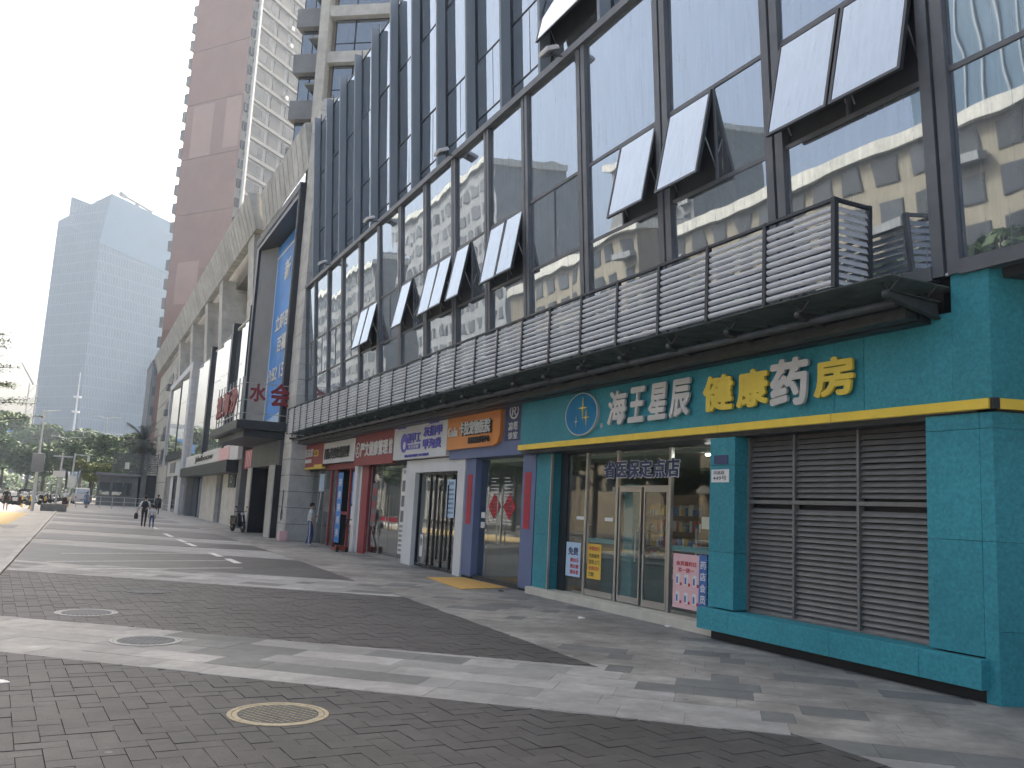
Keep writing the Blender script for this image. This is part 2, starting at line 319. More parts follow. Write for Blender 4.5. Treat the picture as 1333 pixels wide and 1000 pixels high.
struct(MB().box(6.0, 14, 25.5, 56, -.0055, -.002), 'shop_pavement', M['granite_worn'])
struct(MB().box(-1.2, 14, -8, 25.5, -.05, -.022), 'plaza_bed', M['joint'])
kb = struct(MB().box(-1.42, -1.2, -8, 110, -.05, -.03), 'kerb', M['granite_far'])
me = MB().box(-.09, .09, -.49, .49, -.03, .035).build('kerb_stone', M['kerb'], kb, bevel=.008).data
bpy.data.objects.remove(kb.children[0])
for i in range(96): inst(me, 'kerb_stone', kb, (-1.31+random.uniform(-.006, .006)-.009*max(0, i-10)*.3, 8+i, random.uniform(-.004, .004)))
XR = 5.72
LOW = [(11.5, 5.75), (21.5, 16.45), (31.8, 26.4), (39.6, 33.9), (49.5, 44), (59.3, 53.8), (69, 63.5), (79, 73.5)]   # lower band edges at X=-1.2 and at the right end
TOP = [(14.3, 9.0), (24.4, 19.9), (34.9, 30.8), (43.5, 37.2), (54.3, 49.6), (63.5, 58), (73, 67.5), (83, 77.5)]
XRS = [5.68, 5.9, 6.02, 6.05, 6.0, 5.9, 5.8, 5.7]
darks = [[(-1.2, .5), (5.68, .5), (5.68, 5.75), (-1.2, 11.5)]]
for k in range(7): darks.append([(-1.2, TOP[k][0]), (XRS[k], TOP[k][1]), (XRS[k+1], LOW[k+1][1]), (-1.2, LOW[k+1][0])])
for k in range(2, 8):
    struct(MB().prism(darks[k], -.005, .0015), 'dark_paving', M['brick_far'])
# herringbone bricks in the two nearest dark fields
BW = .165; ca, sa = math.cos(R_(4.4)), math.sin(R_(4.4))
bricks = []
for d, ymax in ((darks[0], 12), (darks[1], 22)):
    for a in range(-40, 90):
        for b in range(0, 150):
            t = (a-b) % 4
            if t == 0: c = (a, b, a+2, b+1)
            elif t == 3: c = (a, b, a+1, b+2)
            else: continue
            g = .0028; q = [(c[0]*BW+g, c[1]*BW+g), (c[2]*BW-g, c[1]*BW+g), (c[2]*BW-g, c[3]*BW-g), (c[0]*BW+g, c[3]*BW-g)]
            q = [(x*ca-y*sa, x*sa+y*ca) for x, y in q]
            q = clip(q, d)
            if q and area(q) > .004:
                cx = sum(p[0] for p in q)/len(q); cy = sum(p[1] for p in q)/len(q)
                if inframe((cx, cy, 0), 520): bricks.append((math.hypot(cx, cy)+(0 if inframe((cx, cy, 0), 10) else 100), q))
bricks.sort(key=lambda t: t[0])
field = struct(MB().prism(darks[0], -.03, -.020), 'brick_paving', M['joint'])
rest = MB()
for i, (dd, q) in enumerate(bricks):
    z = random.uniform(-.003, .0025)
    cx = sum(p[0] for p in q)/len(q); cy = sum(p[1] for p in q)/len(q)
    if i < 300: 
        mb = MB(); n = len(q); tx, ty = random.uniform(-.008, .008), random.uniform(-.008, .008)
        mb.add([(x, y, -.028) for x, y in q]+[(x, y, z+(x-cx)*tx+(y-cy)*ty) for x, y in q], [tuple(range(n, 2*n))]+[(k, (k+1) % n, n+(k+1) % n, n+k) for k in range(n)])
        mb.build('brick', M['brick'], field)
    else:
        n = len(q); rest.add([(x, y, -.028) for x, y in q]+[(x, y, z) for x, y in q], [tuple(range(n, 2*n))]+[(k, (k+1) % n, n+(k+1) % n, n+k) for k in range(n)])
tag(rest.build('brick_field', M['brick'], field), None, kind='stuff')
# granite tiles of the light bands and of the strip along the shops
lights = [[(-1.2, 11.5), (5.68, 5.75), (5.68, 9.0), (-1.2, 14.3)], [(-1.2, 21.5), (5.9, 16.45), (5.9, 19.9), (-1.2, 24.4)],
          [(5.68, .5), (9.4, .5), (9.4, 16), (5.86, 16), (5.68, 9)], [(5.86, 16), (9.4, 16), (9.4, 25.5), (5.98, 25.5), (5.9, 19.9)]]
pick = lambda v, cx: 'granite_grey' if v < .14 else (('granite_mid' if v < .40 else 'granite') if cx < 5.75 else 'granite_worn')
tiles = []; ax, ay = .768, -.640; rng = random.Random(3)
for r in range(-25, 75):
    s = -22+rng.random()*.6
    while s < 14:
        ln = rng.choice((.3, .6, .6, .6, .9, .9)); b0 = r*.45; q = []
        for (u, v) in ((s+.0013, b0+.0013), (s+ln-.0013, b0+.0013), (s+ln-.0013, b0+.4487), (s+.0013, b0+.4487)):
            q.append((u*ax-v*ay, u*ay+v*ax))
        s += ln
        cx = sum(p[0] for p in q)/4; cy = sum(p[1] for p in q)/4
        if not inframe((cx, cy, 0), 520): continue
        ps = [p for p in (clip(q, l) for l in lights) if p and area(p) > .003]
        if ps: tiles.append((math.hypot(cx, cy)+(0 if inframe((cx, cy, 0), 10) else 100), ps, pick(rng.random(), cx)))
tiles.sort(key=lambda t: t[0])
tf = struct(MB().prism([(5.7, .5), (9.4, .5), (9.4, 25.4), (5.99, 25.4), (5.99, 16)], -.03, -.021), 'stone_paving', M['granite_grey'])
mbs = {'granite': MB(), 'granite_mid': MB(), 'granite_grey': MB(), 'granite_worn': MB()}
for i, (dd, ps, mt) in enumerate(tiles):
    mb = MB() if i < 300 else mbs[mt]; z = rng.uniform(-.0015, .0015)
    for q in ps: mb.prism(q, -.025, z)
    if i < 300: mb.build('tile', M[mt], tf)
for k, mb in mbs.items(): tag(mb.build('tile_field', M[k], tf), None, kind='stuff')
# paint lines of the parking bays
def strip(p, q, wd, z=.004):
    p, q = Vector((p[0], p[1], 0)), Vector((q[0], q[1], 0)); d = (q-p).normalized(); n = Vector((-d.y, d.x, 0))*wd/2
    mb = MB(); mb.add([p+n+Vector((0, 0, z)), p-n+Vector((0, 0, z)), q-n+Vector((0, 0, z)), q+n+Vector((0, 0, z))], [(0, 1, 2, 3)]); return mb
for a, b in (((100, 741), (316, 739.5)), ((60, 731), (300, 730)), ((80, 720.5), (272, 720.5))):
    struct(strip(onZ(*a), onZ(*b), .09), 'parking_line', M['paint'])
for a, b in (((296, 727.5), (310, 733.5)), ((274, 719.8), (287, 724.8)), ((243, 707), (254, 711.3)), ((232.5, 702.6), (241, 706)), ((214, 694.8), (224, 699)), ((199, 686.5), (205, 689))):
    struct(strip(onZ(*a), onZ(*b), .20), 'parking_dash', M['paint'])
struct(MB().prism([(-8.5, 38), (-2.75, 38), (-2.95, 68), (-8.5, 68)], -.003, .002), 'yellow_paving', M['tactile'])
for k, (y0, y1) in enumerate(((21, 24.5), (31, 34), (44, 47))): struct(MB().prism([(-8.6, y0), (-2.3, y0-.8), (-2.3, y1-.8), (-8.6, y1)], -.003, .003), 'dark_paving', M['brick_far'])
# manhole covers
def manhole(c, r, label, ringm, pat):
    t = thing('manhole_cover', label, 'manhole cover', (c[0], c[1], 0), 'manhole covers in the plaza')
    mb = MB(); n = 40
    for r0_, r1_, z in ((r*.80, r*.90, .006), (r*.915, r, .0075)):
        vs = []; 
        for k in range(n):
            a = 2*math.pi*k/n
            for rr, zz in ((r0_, -.01), (r0_, z), (r1_, z), (r1_, -.01)): vs.append((c[0]+rr*math.cos(a), c[1]+rr*math.sin(a), zz))
        mb.add(vs, [(4*k+j, 4*k+j+1, 4*((k+1) % n)+j+1, 4*((k+1) % n)+j) for k in range(n) for j in range(3)])
    mb.build('rim', ringm, t)
    lid = MB().lathe([(r*.79, -.01), (r*.79, .003), (r*.5, .0035), (.001, .0035)], (c[0], c[1], 0), 40).build('lid', M['iron'], t)
    ribs = MB()
    for i in range(-5, 6):
        x = i*r*.14; h = math.sqrt(max(0, (r*.76)**2-x*x)); 
        if pat: ribs.hexa(lambda a, b, z: (c[0]+a*.86-b*.5, c[1]+a*.5+b*.86, z), x-r*.012, x+r*.012, -h, h, .003, .009)
        else: ribs.hexa(lambda a, b, z: (c[0]+a, c[1]+b, z), x-r*.03, x+r*.03, -h, h, .003, .009)
    ribs.build('rib', ringm if pat else M['iron'], lid)
manhole((1.67, 7.55), .41, 'tan-rimmed round manhole cover set in the dark herringbone bricks', M['ring'], True)
manhole((.91, 11.56), .41, 'grey round manhole cover with diagonal ribs set in the light granite band', M['kerb'], True)
manhole((.28, 14.25), .42, 'pale worn round manhole cover in dark bricks just past the granite band', M['kerb'], False)
manhole((1.31, 17.26), .40, 'faint dark round manhole cover in the second field of dark bricks', M['iron'], False)
# litter
for p, l in (((3, 889), 'crumpled white paper scrap lying on the dark bricks'), ((757, 805), 'small white paper scrap on the granite strip before the pharmacy step'), ((870, 816), 'white paper wad lying against the pharmacy step'), ((652, 770), 'small black scrap lying beside the yellow door mat')):
    g = onZ(*p); mb = MB(); mb.add([(g.x+dx, g.y+dy, z) for dx, dy, z in ((-.05, -.04, .004), (.06, -.03, .012), (.05, .04, .006), (-.04, .05, .022), (0, 0, .03), (-.05, -.04, 0), (.06, -.03, 0), (.05, .04, 0), (-.04, .05, 0))], [(0, 1, 4), (1, 2, 4), (2, 3, 4), (3, 0, 4), (0, 5, 6, 1), (1, 6, 7, 2), (2, 7, 8, 3), (3, 8, 5, 0)])
    tag(mb.build('litter', M['ink'] if 'black' in l else M['whitel']), l, 'litter')
# ================================================================ near podium: leaning curtain wall
X0, K, Z0 = 8.9, .07, 4.6
def T(y, z, o): return (X0-K*(z-Z0)-o, y, z)            # o = outwards of the leaning glass plane
bl = thing('glass_podium', 'dark glass podium building whose curtain wall leans out above the shops', 'building', (9.0, 22, 0))
MB().box(9.75, 24, -3, 39.9, 4.5, 19.0).build('core', M['darkroom'], bl)
mb = MB(); mb.hexa(T, -3, 39.9, 4.62, 11.4, -.9, -.12).hexa(T, -3, 39.9, 11.41, 19.0, -1.3, -.42); mb.build('back_wall', M['darkroom'], bl)
mb = MB(); mb.box(8.4, 24, -3, 39.9, 19.02, 19.2); mb.build('roof', M['conc'], bl)
MUL = [(39.55, 39.35), (37.88, 37.70), (35.6, 35.42), (33.42, 33.2), (31.0, 30.76), (28.7, 28.44), (26.45, 26.18), (24.13, 23.85), (21.9, 21.6), (19.68, 19.4), (17.55, 17.25), (15.0, 14.66), (12.28, 11.92), (9.56, 9.2), (6.88, 6.52), (3.9, 3.6), (1.2, .9), (-2.0, -2.3)]
ZT = [4.86, 7.2, 8.8, 11.42]
for a, b in MUL:
    c = (a+b)/2; h = (a-b)/2
    mb = MB(); mb.hexa(T, c-h, c-h*.15, 4.74, 11.40, -.05, .085).hexa(T, c+h*.15, c+h, 4.74, 11.40, -.05, .085).hexa(T, c-h*.15, c+h*.15, 4.74, 11.40, -.06, .03)
    mb.build('mullion', M['mullion'], bl)
def trans(z, h, d, name='transom', y0=-2, y1=39.9):
    for (a, b), (a2, b2) in zip(MUL, MUL[1:]):
        if a2 > y0-.5: MB().hexa(T, a2+.002, b-.002, z-h, z+h, -.05, d).build(name, M['mullion'], bl)
trans(7.2, .032, .035); trans(8.8, .032, .035); trans(4.80, .085, .10, 'sill')
for (a, b), (a2, b2) in zip(MUL, MUL[1:]): MB().hexa(T, a2, a-.004, 11.405, 11.56, -.05, .14).build('cornice_rail', M['mullion'], bl)
def pane(par, y0, y1, z0, z1, o=0., mt='mirror', name='pane', tilt=None, r=.008):
    t1, t2 = random.uniform(-r, r), random.uniform(-r, r); cy, cz = (y0+y1)/2, (z0+z1)/2
    MB().hexa(lambda y, z, q: T(y, z, q+t1*(y-cy)+t2*(z-cz)), y0, y1, z0, z1, o-.012, o+.012).build(name, M[mt], par)
def awning(par, y0, y1, z0, z1, ang, o=0):
    """top-hung window swung out by ang"""
    fr = MB(); e = .045; s, c = math.sin(ang), math.cos(ang)
    f = lambda y, d, q: T(y, z1-d*c-q*s*.0, o+.03+d*s+q)
    L_ = z1-z0
    w_ = MB().hexa(f, y0+e, y1-e, e, L_-e, .0, .02); 
    fr.hexa(f, y0, y1, .0, e, -.03, .03).hexa(f, y0, y1, L_-e, L_, -.03, .03).hexa(f, y0, y0+e, e, L_-e, -.03, .03).hexa(f, y1-e, y1, e, L_-e, -.03, .03)
    fo = fr.build('window', M['dkmetal'], par); w_.build('pane', M['mirror'], fo)
    for yy in (y0+.04, y1-.04): MB().tube(f(yy, L_*.55, -.04), T(yy, z1-L_*.9, o-.05), .012, n=5).build('stay', M['steel'], fo)
    MB().hexa(T, y0+.01, y1-.01, z0+.01, z1-.01, o-.1, o-.06).build('dark_opening', M['darkroom'], par)
OPEN = {3+1: 'LR', 6: 'L', 7: 'LR', 8: 'L', 9: 'LR', 11: 'R', 12: 'L', 13: 'LR'}
for i, ((a, b), (a2, b2)) in enumerate(zip(MUL, MUL[1:])):
    y0, y1 = a2, b; m = (y0+y1)/2
    pane(bl, y0+.005, y1-.005, 8.835, 11.40); pane(bl, y0+.005, y1-.005, 4.89, 7.165)
    op = OPEN.get(i, '')
    for half, u0_, u1_ in (('R', y0+.005, m-.02), ('L', m+.02, y1-.005)):
        if half in op: awning(bl, u0_, u1_, 7.235, 8.765, R_(random.uniform(12.5, 15.5)))
        else: pane(bl, u0_, u1_, 7.235, 8.765, r=.006)
    MB().hexa(T, m-.02, m+.02, 7.235, 8.765, -.04, .03).build('mullion_bar', M['mullion'], bl)
# storeys of glass behind the vertical fins
FIN = [9.0, 11.6, 14.15, 16.7]+[18.74+2.196*i for i in range(10)]; RC = .29      # the upper glass stands back by the depth of the fins
MB().hexa(T, -2, 39.9, 11.45, 11.565, -.8, -.055).build('ledge', M['mullion'], bl)
for i, y in enumerate(FIN):
    if y > 39.3: continue
    mb = MB(); mb.hexa(T, y-.05, y+.05, 11.57, 19.25, .0-RC, .03); f = mb.build('fin', M['fin'], bl)
    MB().tube(T(y-.06, 11.57, .03-RC), T(y-.06, 19.45, .03-RC), .022, n=6).build('fin_post', M['dkmetal'], f)
ZF = [11.57, 12.25, 13.9, 16.6, 19.05]
ys = FIN+[39.9]
for y0, y1 in zip(ys, ys[1:]):
    for k, (z0, z1) in enumerate(zip(ZF, ZF[1:])):
        if y0 == 14.15 and k == 1: awning(bl, y0+.15, y1-.1, z0+.03, z1-.03, R_(15), -RC); continue
        if k in (1,): 
            m = (y0+y1)/2; pane(bl, y0+.1, m-.015, z0+.02, z1-.02, -RC); pane(bl, m+.015, y1-.1, z0+.02, z1-.02, -RC)
        else: pane(bl, y0+.1, y1-.1, z0+.02, z1-.02, -RC)
for z in ZF[1:]: MB().hexa(T, 8, 39.9, z-.018, z+.018, -.05-RC, .03-RC).build('transom', M['dkmetal'], bl)
# dark lintel behind the canopy and above the shop signs
MB().box(9.02, 9.5, 6.9, 39.9, 4.28, 4.70).build('lintel', M['black'], bl)
# ---------------------------------------------------------------- floodlights on the rail
for i, y in enumerate((15.48, 21.7, 28.47, 34.98)):
    c = Vector(T(y, 11.5, .45)); t = thing('floodlight', 'flat white floodlight on a short arm along the top of the leaning glass', 'floodlight', c, 'floodlights along the curtain wall rail')
    s = lambda a, b, q: (c.x-a*.9-q*.42, c.y+b, c.z+a*.42*-1+q*.9)
    MB().hexa(s, -.16, .16, -.21, .21, -.03, .05).build('housing', M['gloss_white'], t, bevel=.012)
    MB().hexa(s, -.13, .13, -.18, .18, -.036, -.03).build('lens', M['win'], t)
    f = MB()
    for k in range(6): f.hexa(s, -.14+k*.05, -.125+k*.05, -.18, .18, .05, .085)
    f.build('heat_sink', M['louvre'], t)
    MB().path([T(y, 11.5, .12), T(y, 11.47, .3), c], .018, 6).build('arm', M['dkmetal'], t)
# ---------------------------------------------------------------- glass canopy on steel arms
ca_ = thing('glass_canopy', 'dirty glass canopy carried by steel arms over the shop fronts', 'canopy', (8.4, 22, 4.6))
AY = [6.85+1.372*i for i in range(24)]
for i, y in enumerate(AY):
    if i and y < 39:
        y0 = AY[i-1]-.01 if i > 1 else 6.67
        tl = random.uniform(-.008, .008)
        MB().hexa(lambda a, b, q: (a, b, 4.60+q+tl*(b-y)), 7.88, 8.84, y0+.02, y-.01, 0, .016).build('glass_panel', M['canopy_glass'], ca_)
    mb = MB()
    mb.hexa(lambda a, b, q: (a, b, 4.46+q*(.2+.8*(a-7.95)/.9)), 7.98, 8.84, y-.045, y+.045, -.022, 0).hexa(lambda a, b, q: (a, b, 4.46-q*(.35+.75*(a-7.95)/.9)), 7.98, 8.84, y-.045, y+.045, .18, .2).hexa(lambda a, b, q: (a, b, 4.46-q*(.35+.75*(a-7.95)/.9)), 7.98, 8.84, y-.008, y+.008, .0, .2)
    ar = mb.build('arm', M['beam'], ca_)
    MB().ball((7.99, y, 4.42), .05).build('end_cap', M['beam'], ar, smooth=True)
    sp = MB()
    for dx in (8.05, 8.65):
        for dy in (-.12, .12): sp.tube((dx, y, 4.47), (dx, y+dy, 4.575), .013, n=5).lathe([(.03, 0), (.03, .012)], (dx, y+dy, 4.58), 8)
    sp.build('spider_fitting', M['beam'], ar)
bm_ = MB().tube((8.2, 6.9, 4.36), (8.2, 38.9, 4.36), .055, n=10).build('pipe_beam', M['beam'], ca_, smooth=True)
MB().box(8.42, 8.62, 6.95, 38.9, 4.22, 4.34).build('gutter', M['beam'], ca_)
MB().box(8.66, 9.0, 6.95, 38.9, 4.20, 4.42).build('back_beam', M['dkmetal'], ca_)
# ---------------------------------------------------------------- louvred screen standing on the canopy edge
lv = thing('louvre_screen', 'grey metal louvre screen standing on the canopy edge in front of the glass', 'louvre screen', (7.9, 22, 4.63))
PY = [7.52+1.2*i for i in range(27)]
LZ = [4.70+.0925*k for k in range(11)]
slm = None
for i, y in enumerate(PY):
    MB().box(7.865, 7.935, y-.03, y+.03, 4.618, 5.76).build('post', M['dkmetal'], lv)
for i, (y0, y1) in enumerate(zip(PY, PY[1:])):
    MB().box(7.87, 7.93, y0+.031, y1-.031, 5.715, 5.755).build('rail', M['dkmetal'], lv)
    for z in LZ:
        if slm is None:
            o = MB(); n = 5
            prof = [(.012, -.034), (-.006, -.026), (-.018, -.008), (-.018, .012), (-.004, .030), (.016, .036), (.020, .032), (.002, .024), (-.010, .008), (-.010, -.008)]
            o.add([(7.9+x, -.568, z_) for x, z_ in prof]+[(7.9+x, .568, z_) for x, z_ in prof], [(k, (k+1) % 10, 10+(k+1) % 10, 10+k) for k in range(10)]+[tuple(range(9, -1, -1)), tuple(range(10, 20))])
            ob = o.build('slat', M['louvre'], None); slm = ob.data; bpy.data.objects.remove(ob)
        inst(slm, 'slat', lv, (0, (y0+y1)/2, z+random.uniform(-.006, .006)), (0, R_(random.uniform(-.6, .6)), 0) if False else None)
sm2 = None
for z in LZ:
    MB().hexa(lambda a, b, q: (a, 7.52+q+b*.4, z+b), 7.95, 8.45, -.034, .034, -.004, .004).build('slat', M['louvre'], lv)
MB().box(8.452, 8.51, 7.49, 7.55, 4.618, 5.76).build('post', M['dkmetal'], lv); MB().box(7.936, 8.451, 7.495, 7.545, 5.715, 5.755).build('rail', M['dkmetal'], lv)
# ================================================================ shop fronts
def room(par, y0, y1, z1, x0, x1, wall, floor, ceil=None):
    MB().box(x1, x1+.1, y0, y1, 0, z1).build('back_wall', wall, par)
    MB().box(x0, x1, y0, y0+.08, 0, z1).build('side_wall', wall, par); MB().box(x0, x1, y1-.08, y1, 0, z1).build('side_wall', wall, par)
    MB().box(x0, x1, y0+.081, y1-.081, -.01, .03).build('floor', floor, par); MB().box(x0, x1, y0+.081, y1-.081, z1-.1, z1-.02).build('ceiling', ceil or wall, par)
def gpane(par, X, y0, y1, z0, z1, name='pane', m='glass'): return MB().box(X-.006, X+.006, y0, y1, z0, z1).build(name, M[m], par)
def handle(par, X, y, z0, z1):
    mb = MB().tube((X-.06, y, z0), (X-.06, y, z1), .014, n=8)
    for z in (z0+.08, z1-.08): mb.tube((X, y, z), (X-.06, y, z), .009, n=6)
    return mb.build('handle', M['steel'], par)
def shelf_unit(y0, y1, x0, z1, label, tall=True):
    t = thing('medicine_shelf', label, 'shelf', (x0, (y0+y1)/2, .03), 'shelves inside the pharmacy')
    MB().box(x0, x0+.45, y0, y0+.03, .03, z1).build('side_panel', M['wood'], t); MB().box(x0, x0+.45, y1-.03, y1, .03, z1).build('side_panel', M['wood'], t)
    MB().box(x0+.42, x0+.45, y0+.031, y1-.031, .03, z1).build('back_panel', M['wood'], t)
    k = 0; z = .12; goods = [MB() for _ in range(4)]
    while z < z1-.2:
        MB().box(x0, x0+.42, y0+.031, y1-.031, z, z+.025).build('shelf', M['wood'], t); y = y0+.06
        while y < y1-.15:
            w_ = random.uniform(.06, .15); h = random.uniform(.1, .24); goods[random.randrange(4)].box(x0+.03+random.random()*.05, x0+.3, y, y+w_-.012, z+.026, z+.026+h); y += w_
        z += .34
    for g, c in zip(goods, ('whitel', 'yelp', 'redp', 'bluep')):
        if g.v: tag(g.build('medicine_boxes', M[c], t), None, kind='stuff')
# ---------------------------------------------------------------- pharmacy
ph = thing('pharmacy', 'teal panelled pharmacy shop front with a yellow strip and louvred vents', 'shop front', (9, 11.8, 0))
yj = [17.7]+[onX(x, 565-(x-741)*.09, 8.8).y for x in (741.6, 825, 935, 1082)]+[6.2]
for a, b in zip(yj, yj[1:]):
    MB().box(8.79, 8.86, b+.004, a-.004, 3.13, 3.245).build('yellow_strip', M['yellow'], ph, bevel=.004)
for a, b in zip(yj[:-1], yj[1:-1]+[7.95]): MB().box(8.85, 9.04, b+.003, a-.003, 3.247, 4.30).build('fascia_panel', M['teal'], ph, bevel=.003)
MB().box(8.85, 9.04, 6.68, 7.944, 3.247, 4.30).build('fascia_panel', M['teal'], ph, bevel=.003)
MB().box(8.85, 9.04, 6.2, 6.676, 3.247, 4.74).build('fascia_panel', M['teal'], ph)
MB().box(8.83, 9.1, 6.22, 6.74, 4.742, 4.775).build('flashing', M['white'], ph)
MB().box(8.88, 9.75, 6.4, 17.7, 3.06, 3.126).build('soffit', M['dkmetal'], ph)
# wall round the corner, facing the viewer
cdx, cdy = .95, -.31
def C2(s, z, o): return (8.85+cdx*s+cdy*o, 6.2+cdy*s-cdx*o, z)
MB().hexa(C2, .0, 6, 3.247, 4.74, -.4, 0).build('corner_fascia', M['teal'], ph); MB().hexa(C2, .06, 6, 3.13, 3.245, -.02, .05).build('yellow_strip', M['yellow'], ph)
MB().hexa(C2, -.03, .05, 3.128, 3.25, -.06, .058).build('strip_end_cap', M['dkmetal'], ph)
for z0, z1 in ((0, .75), (.754, 1.69), (1.694, 2.92), (2.924, 3.10)): MB().hexa(C2, .002, 6, z0, z1, -.4, 0).build('corner_panel', M['teal'], ph)
for y0, y1 in ((6.2, 6.36), (6.364, 7.05)):
    for z0, z1 in ((.0 if y0 < 6.3 else .47, 1.69), (1.694, 2.92), (2.924, 3.10)): MB().box(8.85, 9.3, y0, y1, z0, z1).build('wall_panel', M['teal'], ph, bevel=.003)
for z0, z1 in ((.47, 1.3), (1.304, 2.62), (2.624, 3.05)): MB().box(8.85, 9.4, 10.4, 10.98, z0, z1).build('pillar_panel', M['teal'], ph, bevel=.003)
for z0, z1 in ((.15, 1.3), (1.304, 3.05)): MB().box(9.17, 9.6, 16.76, 17.43, z0, z1).build('pillar_panel', M['teal'], ph, bevel=.003)
MB().box(9.16, 9.21, 16.72, 16.757, .15, 3.05).build('edge_trim', M['steel'], ph)
for y0, y1 in ((6.32, 7.09), (7.094, 8.42), (8.424, 10.35), (10.354, 11.08)): MB().box(8.72, 9.3, y0, y1, .14, .45).build('base_panel', M['teal'], ph, bevel=.003)
MB().box(8.86, 9.3, 6.3, 10.9, 0, .138).build('plinth', M['black'], ph)
MB().box(9.0, 9.8, 10.92, 17.42, -.01, .15).build('step', M['cream'], ph, bevel=.006)
# louvred vent
vt = MB().box(9.22, 9.26, 7.06, 10.4, .455, 3.06).build('vent_back', M['black'], ph)
o = MB().add([(.0, -.5, -.034), (-.03, -.5, -.034), (.045, -.5, .034), (.02, -.5, .034), (.0, .5, -.034), (-.03, .5, -.034), (.045, .5, .034), (.02, .5, .034)], [(0, 1, 3, 2), (4, 6, 7, 5), (1, 5, 7, 3), (0, 2, 6, 4), (0, 4, 5, 1), (2, 3, 7, 6)]).build('slat', M['slat'], None); slm2 = o.data; bpy.data.objects.remove(o)
VB = [(10.36, 9.46), (9.42, 8.31), (8.27, 7.09)]
for a, b in VB:
    for k in range(34):
        z = .50+.0765*k
        if abs(z-2.08) < .05: continue
        inst(slm2, 'slat', ph, (9.16, (a+b)/2, z+random.uniform(-.003, .003)), (R_(random.uniform(-.25, .25)), 0, 0), (1, a-b, 1))
for y in (10.38, 9.44, 8.29, 7.07): MB().box(9.1, 9.2, y-.02, y+.02, .455, 3.05).build('vent_post', M['slat'], ph)
for a, b in VB: MB().box(9.1, 9.2, b+.001, a-.001, 2.055, 2.11).build('vent_rail', M['slat'], ph)
for a, b in VB: MB().box(9.1, 9.2, b+.001, a-.001, .452, .475).build('vent_rail', M['slat'], ph)
# glazing
PX = 9.42
room(ph, 10.9, 17.0, 3.06, 9.8, 14.5, M['shopwall'], M['conc'], M['room'])
MB().box(9.40, 9.62, 16.42, 16.72, .15, 3.05).build('jamb', M['dkmetal'], ph)
MB().box(8.9, 9.28, 6.24, 6.9, .02, 3.09).build('wall_core', M['black'], ph); MB().hexa(C2, .06, 5.9, .0, 4.6, -.38, -.02).build('wall_core', M['black'], ph)
MB().box(9.40, 9.62, 11.0, 11.4, .15, 3.05).build('jamb', M['dkmetal'], ph)
for a, b in ((16.41, 15.64), (15.6, 14.52), (12.72, 11.42)):
    gpane(ph, PX, b, a, .16, 3.04)
for a, b in ((14.4, 13.62), (13.58, 12.8)):
    gpane(ph, PX, b, a, 2.36, 3.04)
for a, b, sgn in ((14.4, 13.62, 1), (13.58, 12.8, -1)):
    d = MB().box(PX-.02, PX+.02, b+.02, a-.02, .17, .29).box(PX-.02, PX+.02, b+.02, a-.02, 2.24, 2.32).box(PX-.02, PX+.02, b+.02, b+.06, .291, 2.239).box(PX-.02, PX+.02, a-.06, a-.02, .291, 2.239).build('door', M['steel'], ph)
    gpane(d, PX, b+.061, a-.061, .292, 2.238); handle(d, PX, b+.12 if sgn > 0 else a-.12, .95, 1.6)
d = MB().box(PX-.02, PX+.02, 14.54, 15.58, .17, .28).build('door_rail', M['steel'], ph); handle(d, PX, 15.45, .8, 1.65)
for y in (15.62, 14.46, 12.76): MB().box(PX-.03, PX+.04, y-.035, y+.035, .151, 3.04).build('door_post', M['steel'], ph)
MB().box(PX-.02, PX+.05, 12.8, 14.42, 2.325, 2.355).build('door_header', M['steel'], ph)
for a, b in ((15.58, 14.5), (12.72, 11.42)): MB().box(PX+.02, PX+.06, b, a, 1.22, 1.31).build('rail_band', M['teal'], ph)
MB().box(9.6, 9.75, 14.2, 14.5, .15, 2.4).build('inner_frame', M['teal'], ph)
letters('省医保定点店', (PX-.026, 14.95, 2.485), FU, FV, 2.49, .37, .008, M['whitel'], ph, 'lettering_edge', .055); letters('省医保定点店', (PX-.036, 14.93, 2.5), FU, FV, 2.45, .34, .012, M['dkblue'], ph, 'window_lettering', .022)
for i, (y, l) in enumerate(((16.0, 'white'), (14.9, 'c'))): MB().box(PX-.012, PX-.008, y-.3, y, 1.66, 1.73).build('door_sticker', M['whitel'], ph)
# inside
shelf_unit(14.6, 16.7, 11.6, 2.3, 'brown wooden shelf of boxes, behind the glass with the yellow poster')
shelf_unit(12.6, 14.4, 11.9, 2.3, 'brown wooden shelf of boxes, straight behind the double door')
shelf_unit(11.1, 12.4, 10.8, 2.1, 'brown wooden shelf of boxes behind the wire rack')
ct = thing('shop_counter', 'low glass and teal sales counter inside the pharmacy', 'counter', (11, 15.5, .03))
MB().box(10.4, 10.9, 14.9, 16.6, .031, .95).build('body', M['teal'], ct); MB().box(10.35, 10.95, 14.85, 16.65, .952, .99).build('top', M['white'], ct)
wr = thing('wire_rack', 'grey wire display rack with a white card on top behind the pharmacy glass', 'rack', (9.85, 12.05, .03))
for z in [.2+.11*k for k in range(12)]: MB().box(9.84, 9.86, 11.5, 12.6, z, z+.012).build('wire', M['louvre'], wr)
for y in (11.5, 11.87, 12.23, 12.6): MB().box(9.865, 9.885, y-.012, y+.012, .031, 1.62).build('upright', M['louvre'], wr)
MB().box(9.83, 9.85, 11.75, 12.4, 1.62, 1.83).build('card', M['whitel'], wr)
lp = thing('ceiling_lamp', 'gold lattice lamp hanging under the pharmacy ceiling', 'lamp', (10.6, 12.1, 2.95))
for i in range(9):
    for s_ in (-1, 1): MB().tube((10.6, 11.5+.15*i-.1*s_, 2.55), (10.6, 11.5+.15*i+.1*s_, 2.88), .012, n=5).build('lattice_bar', M['yellow'], lp)
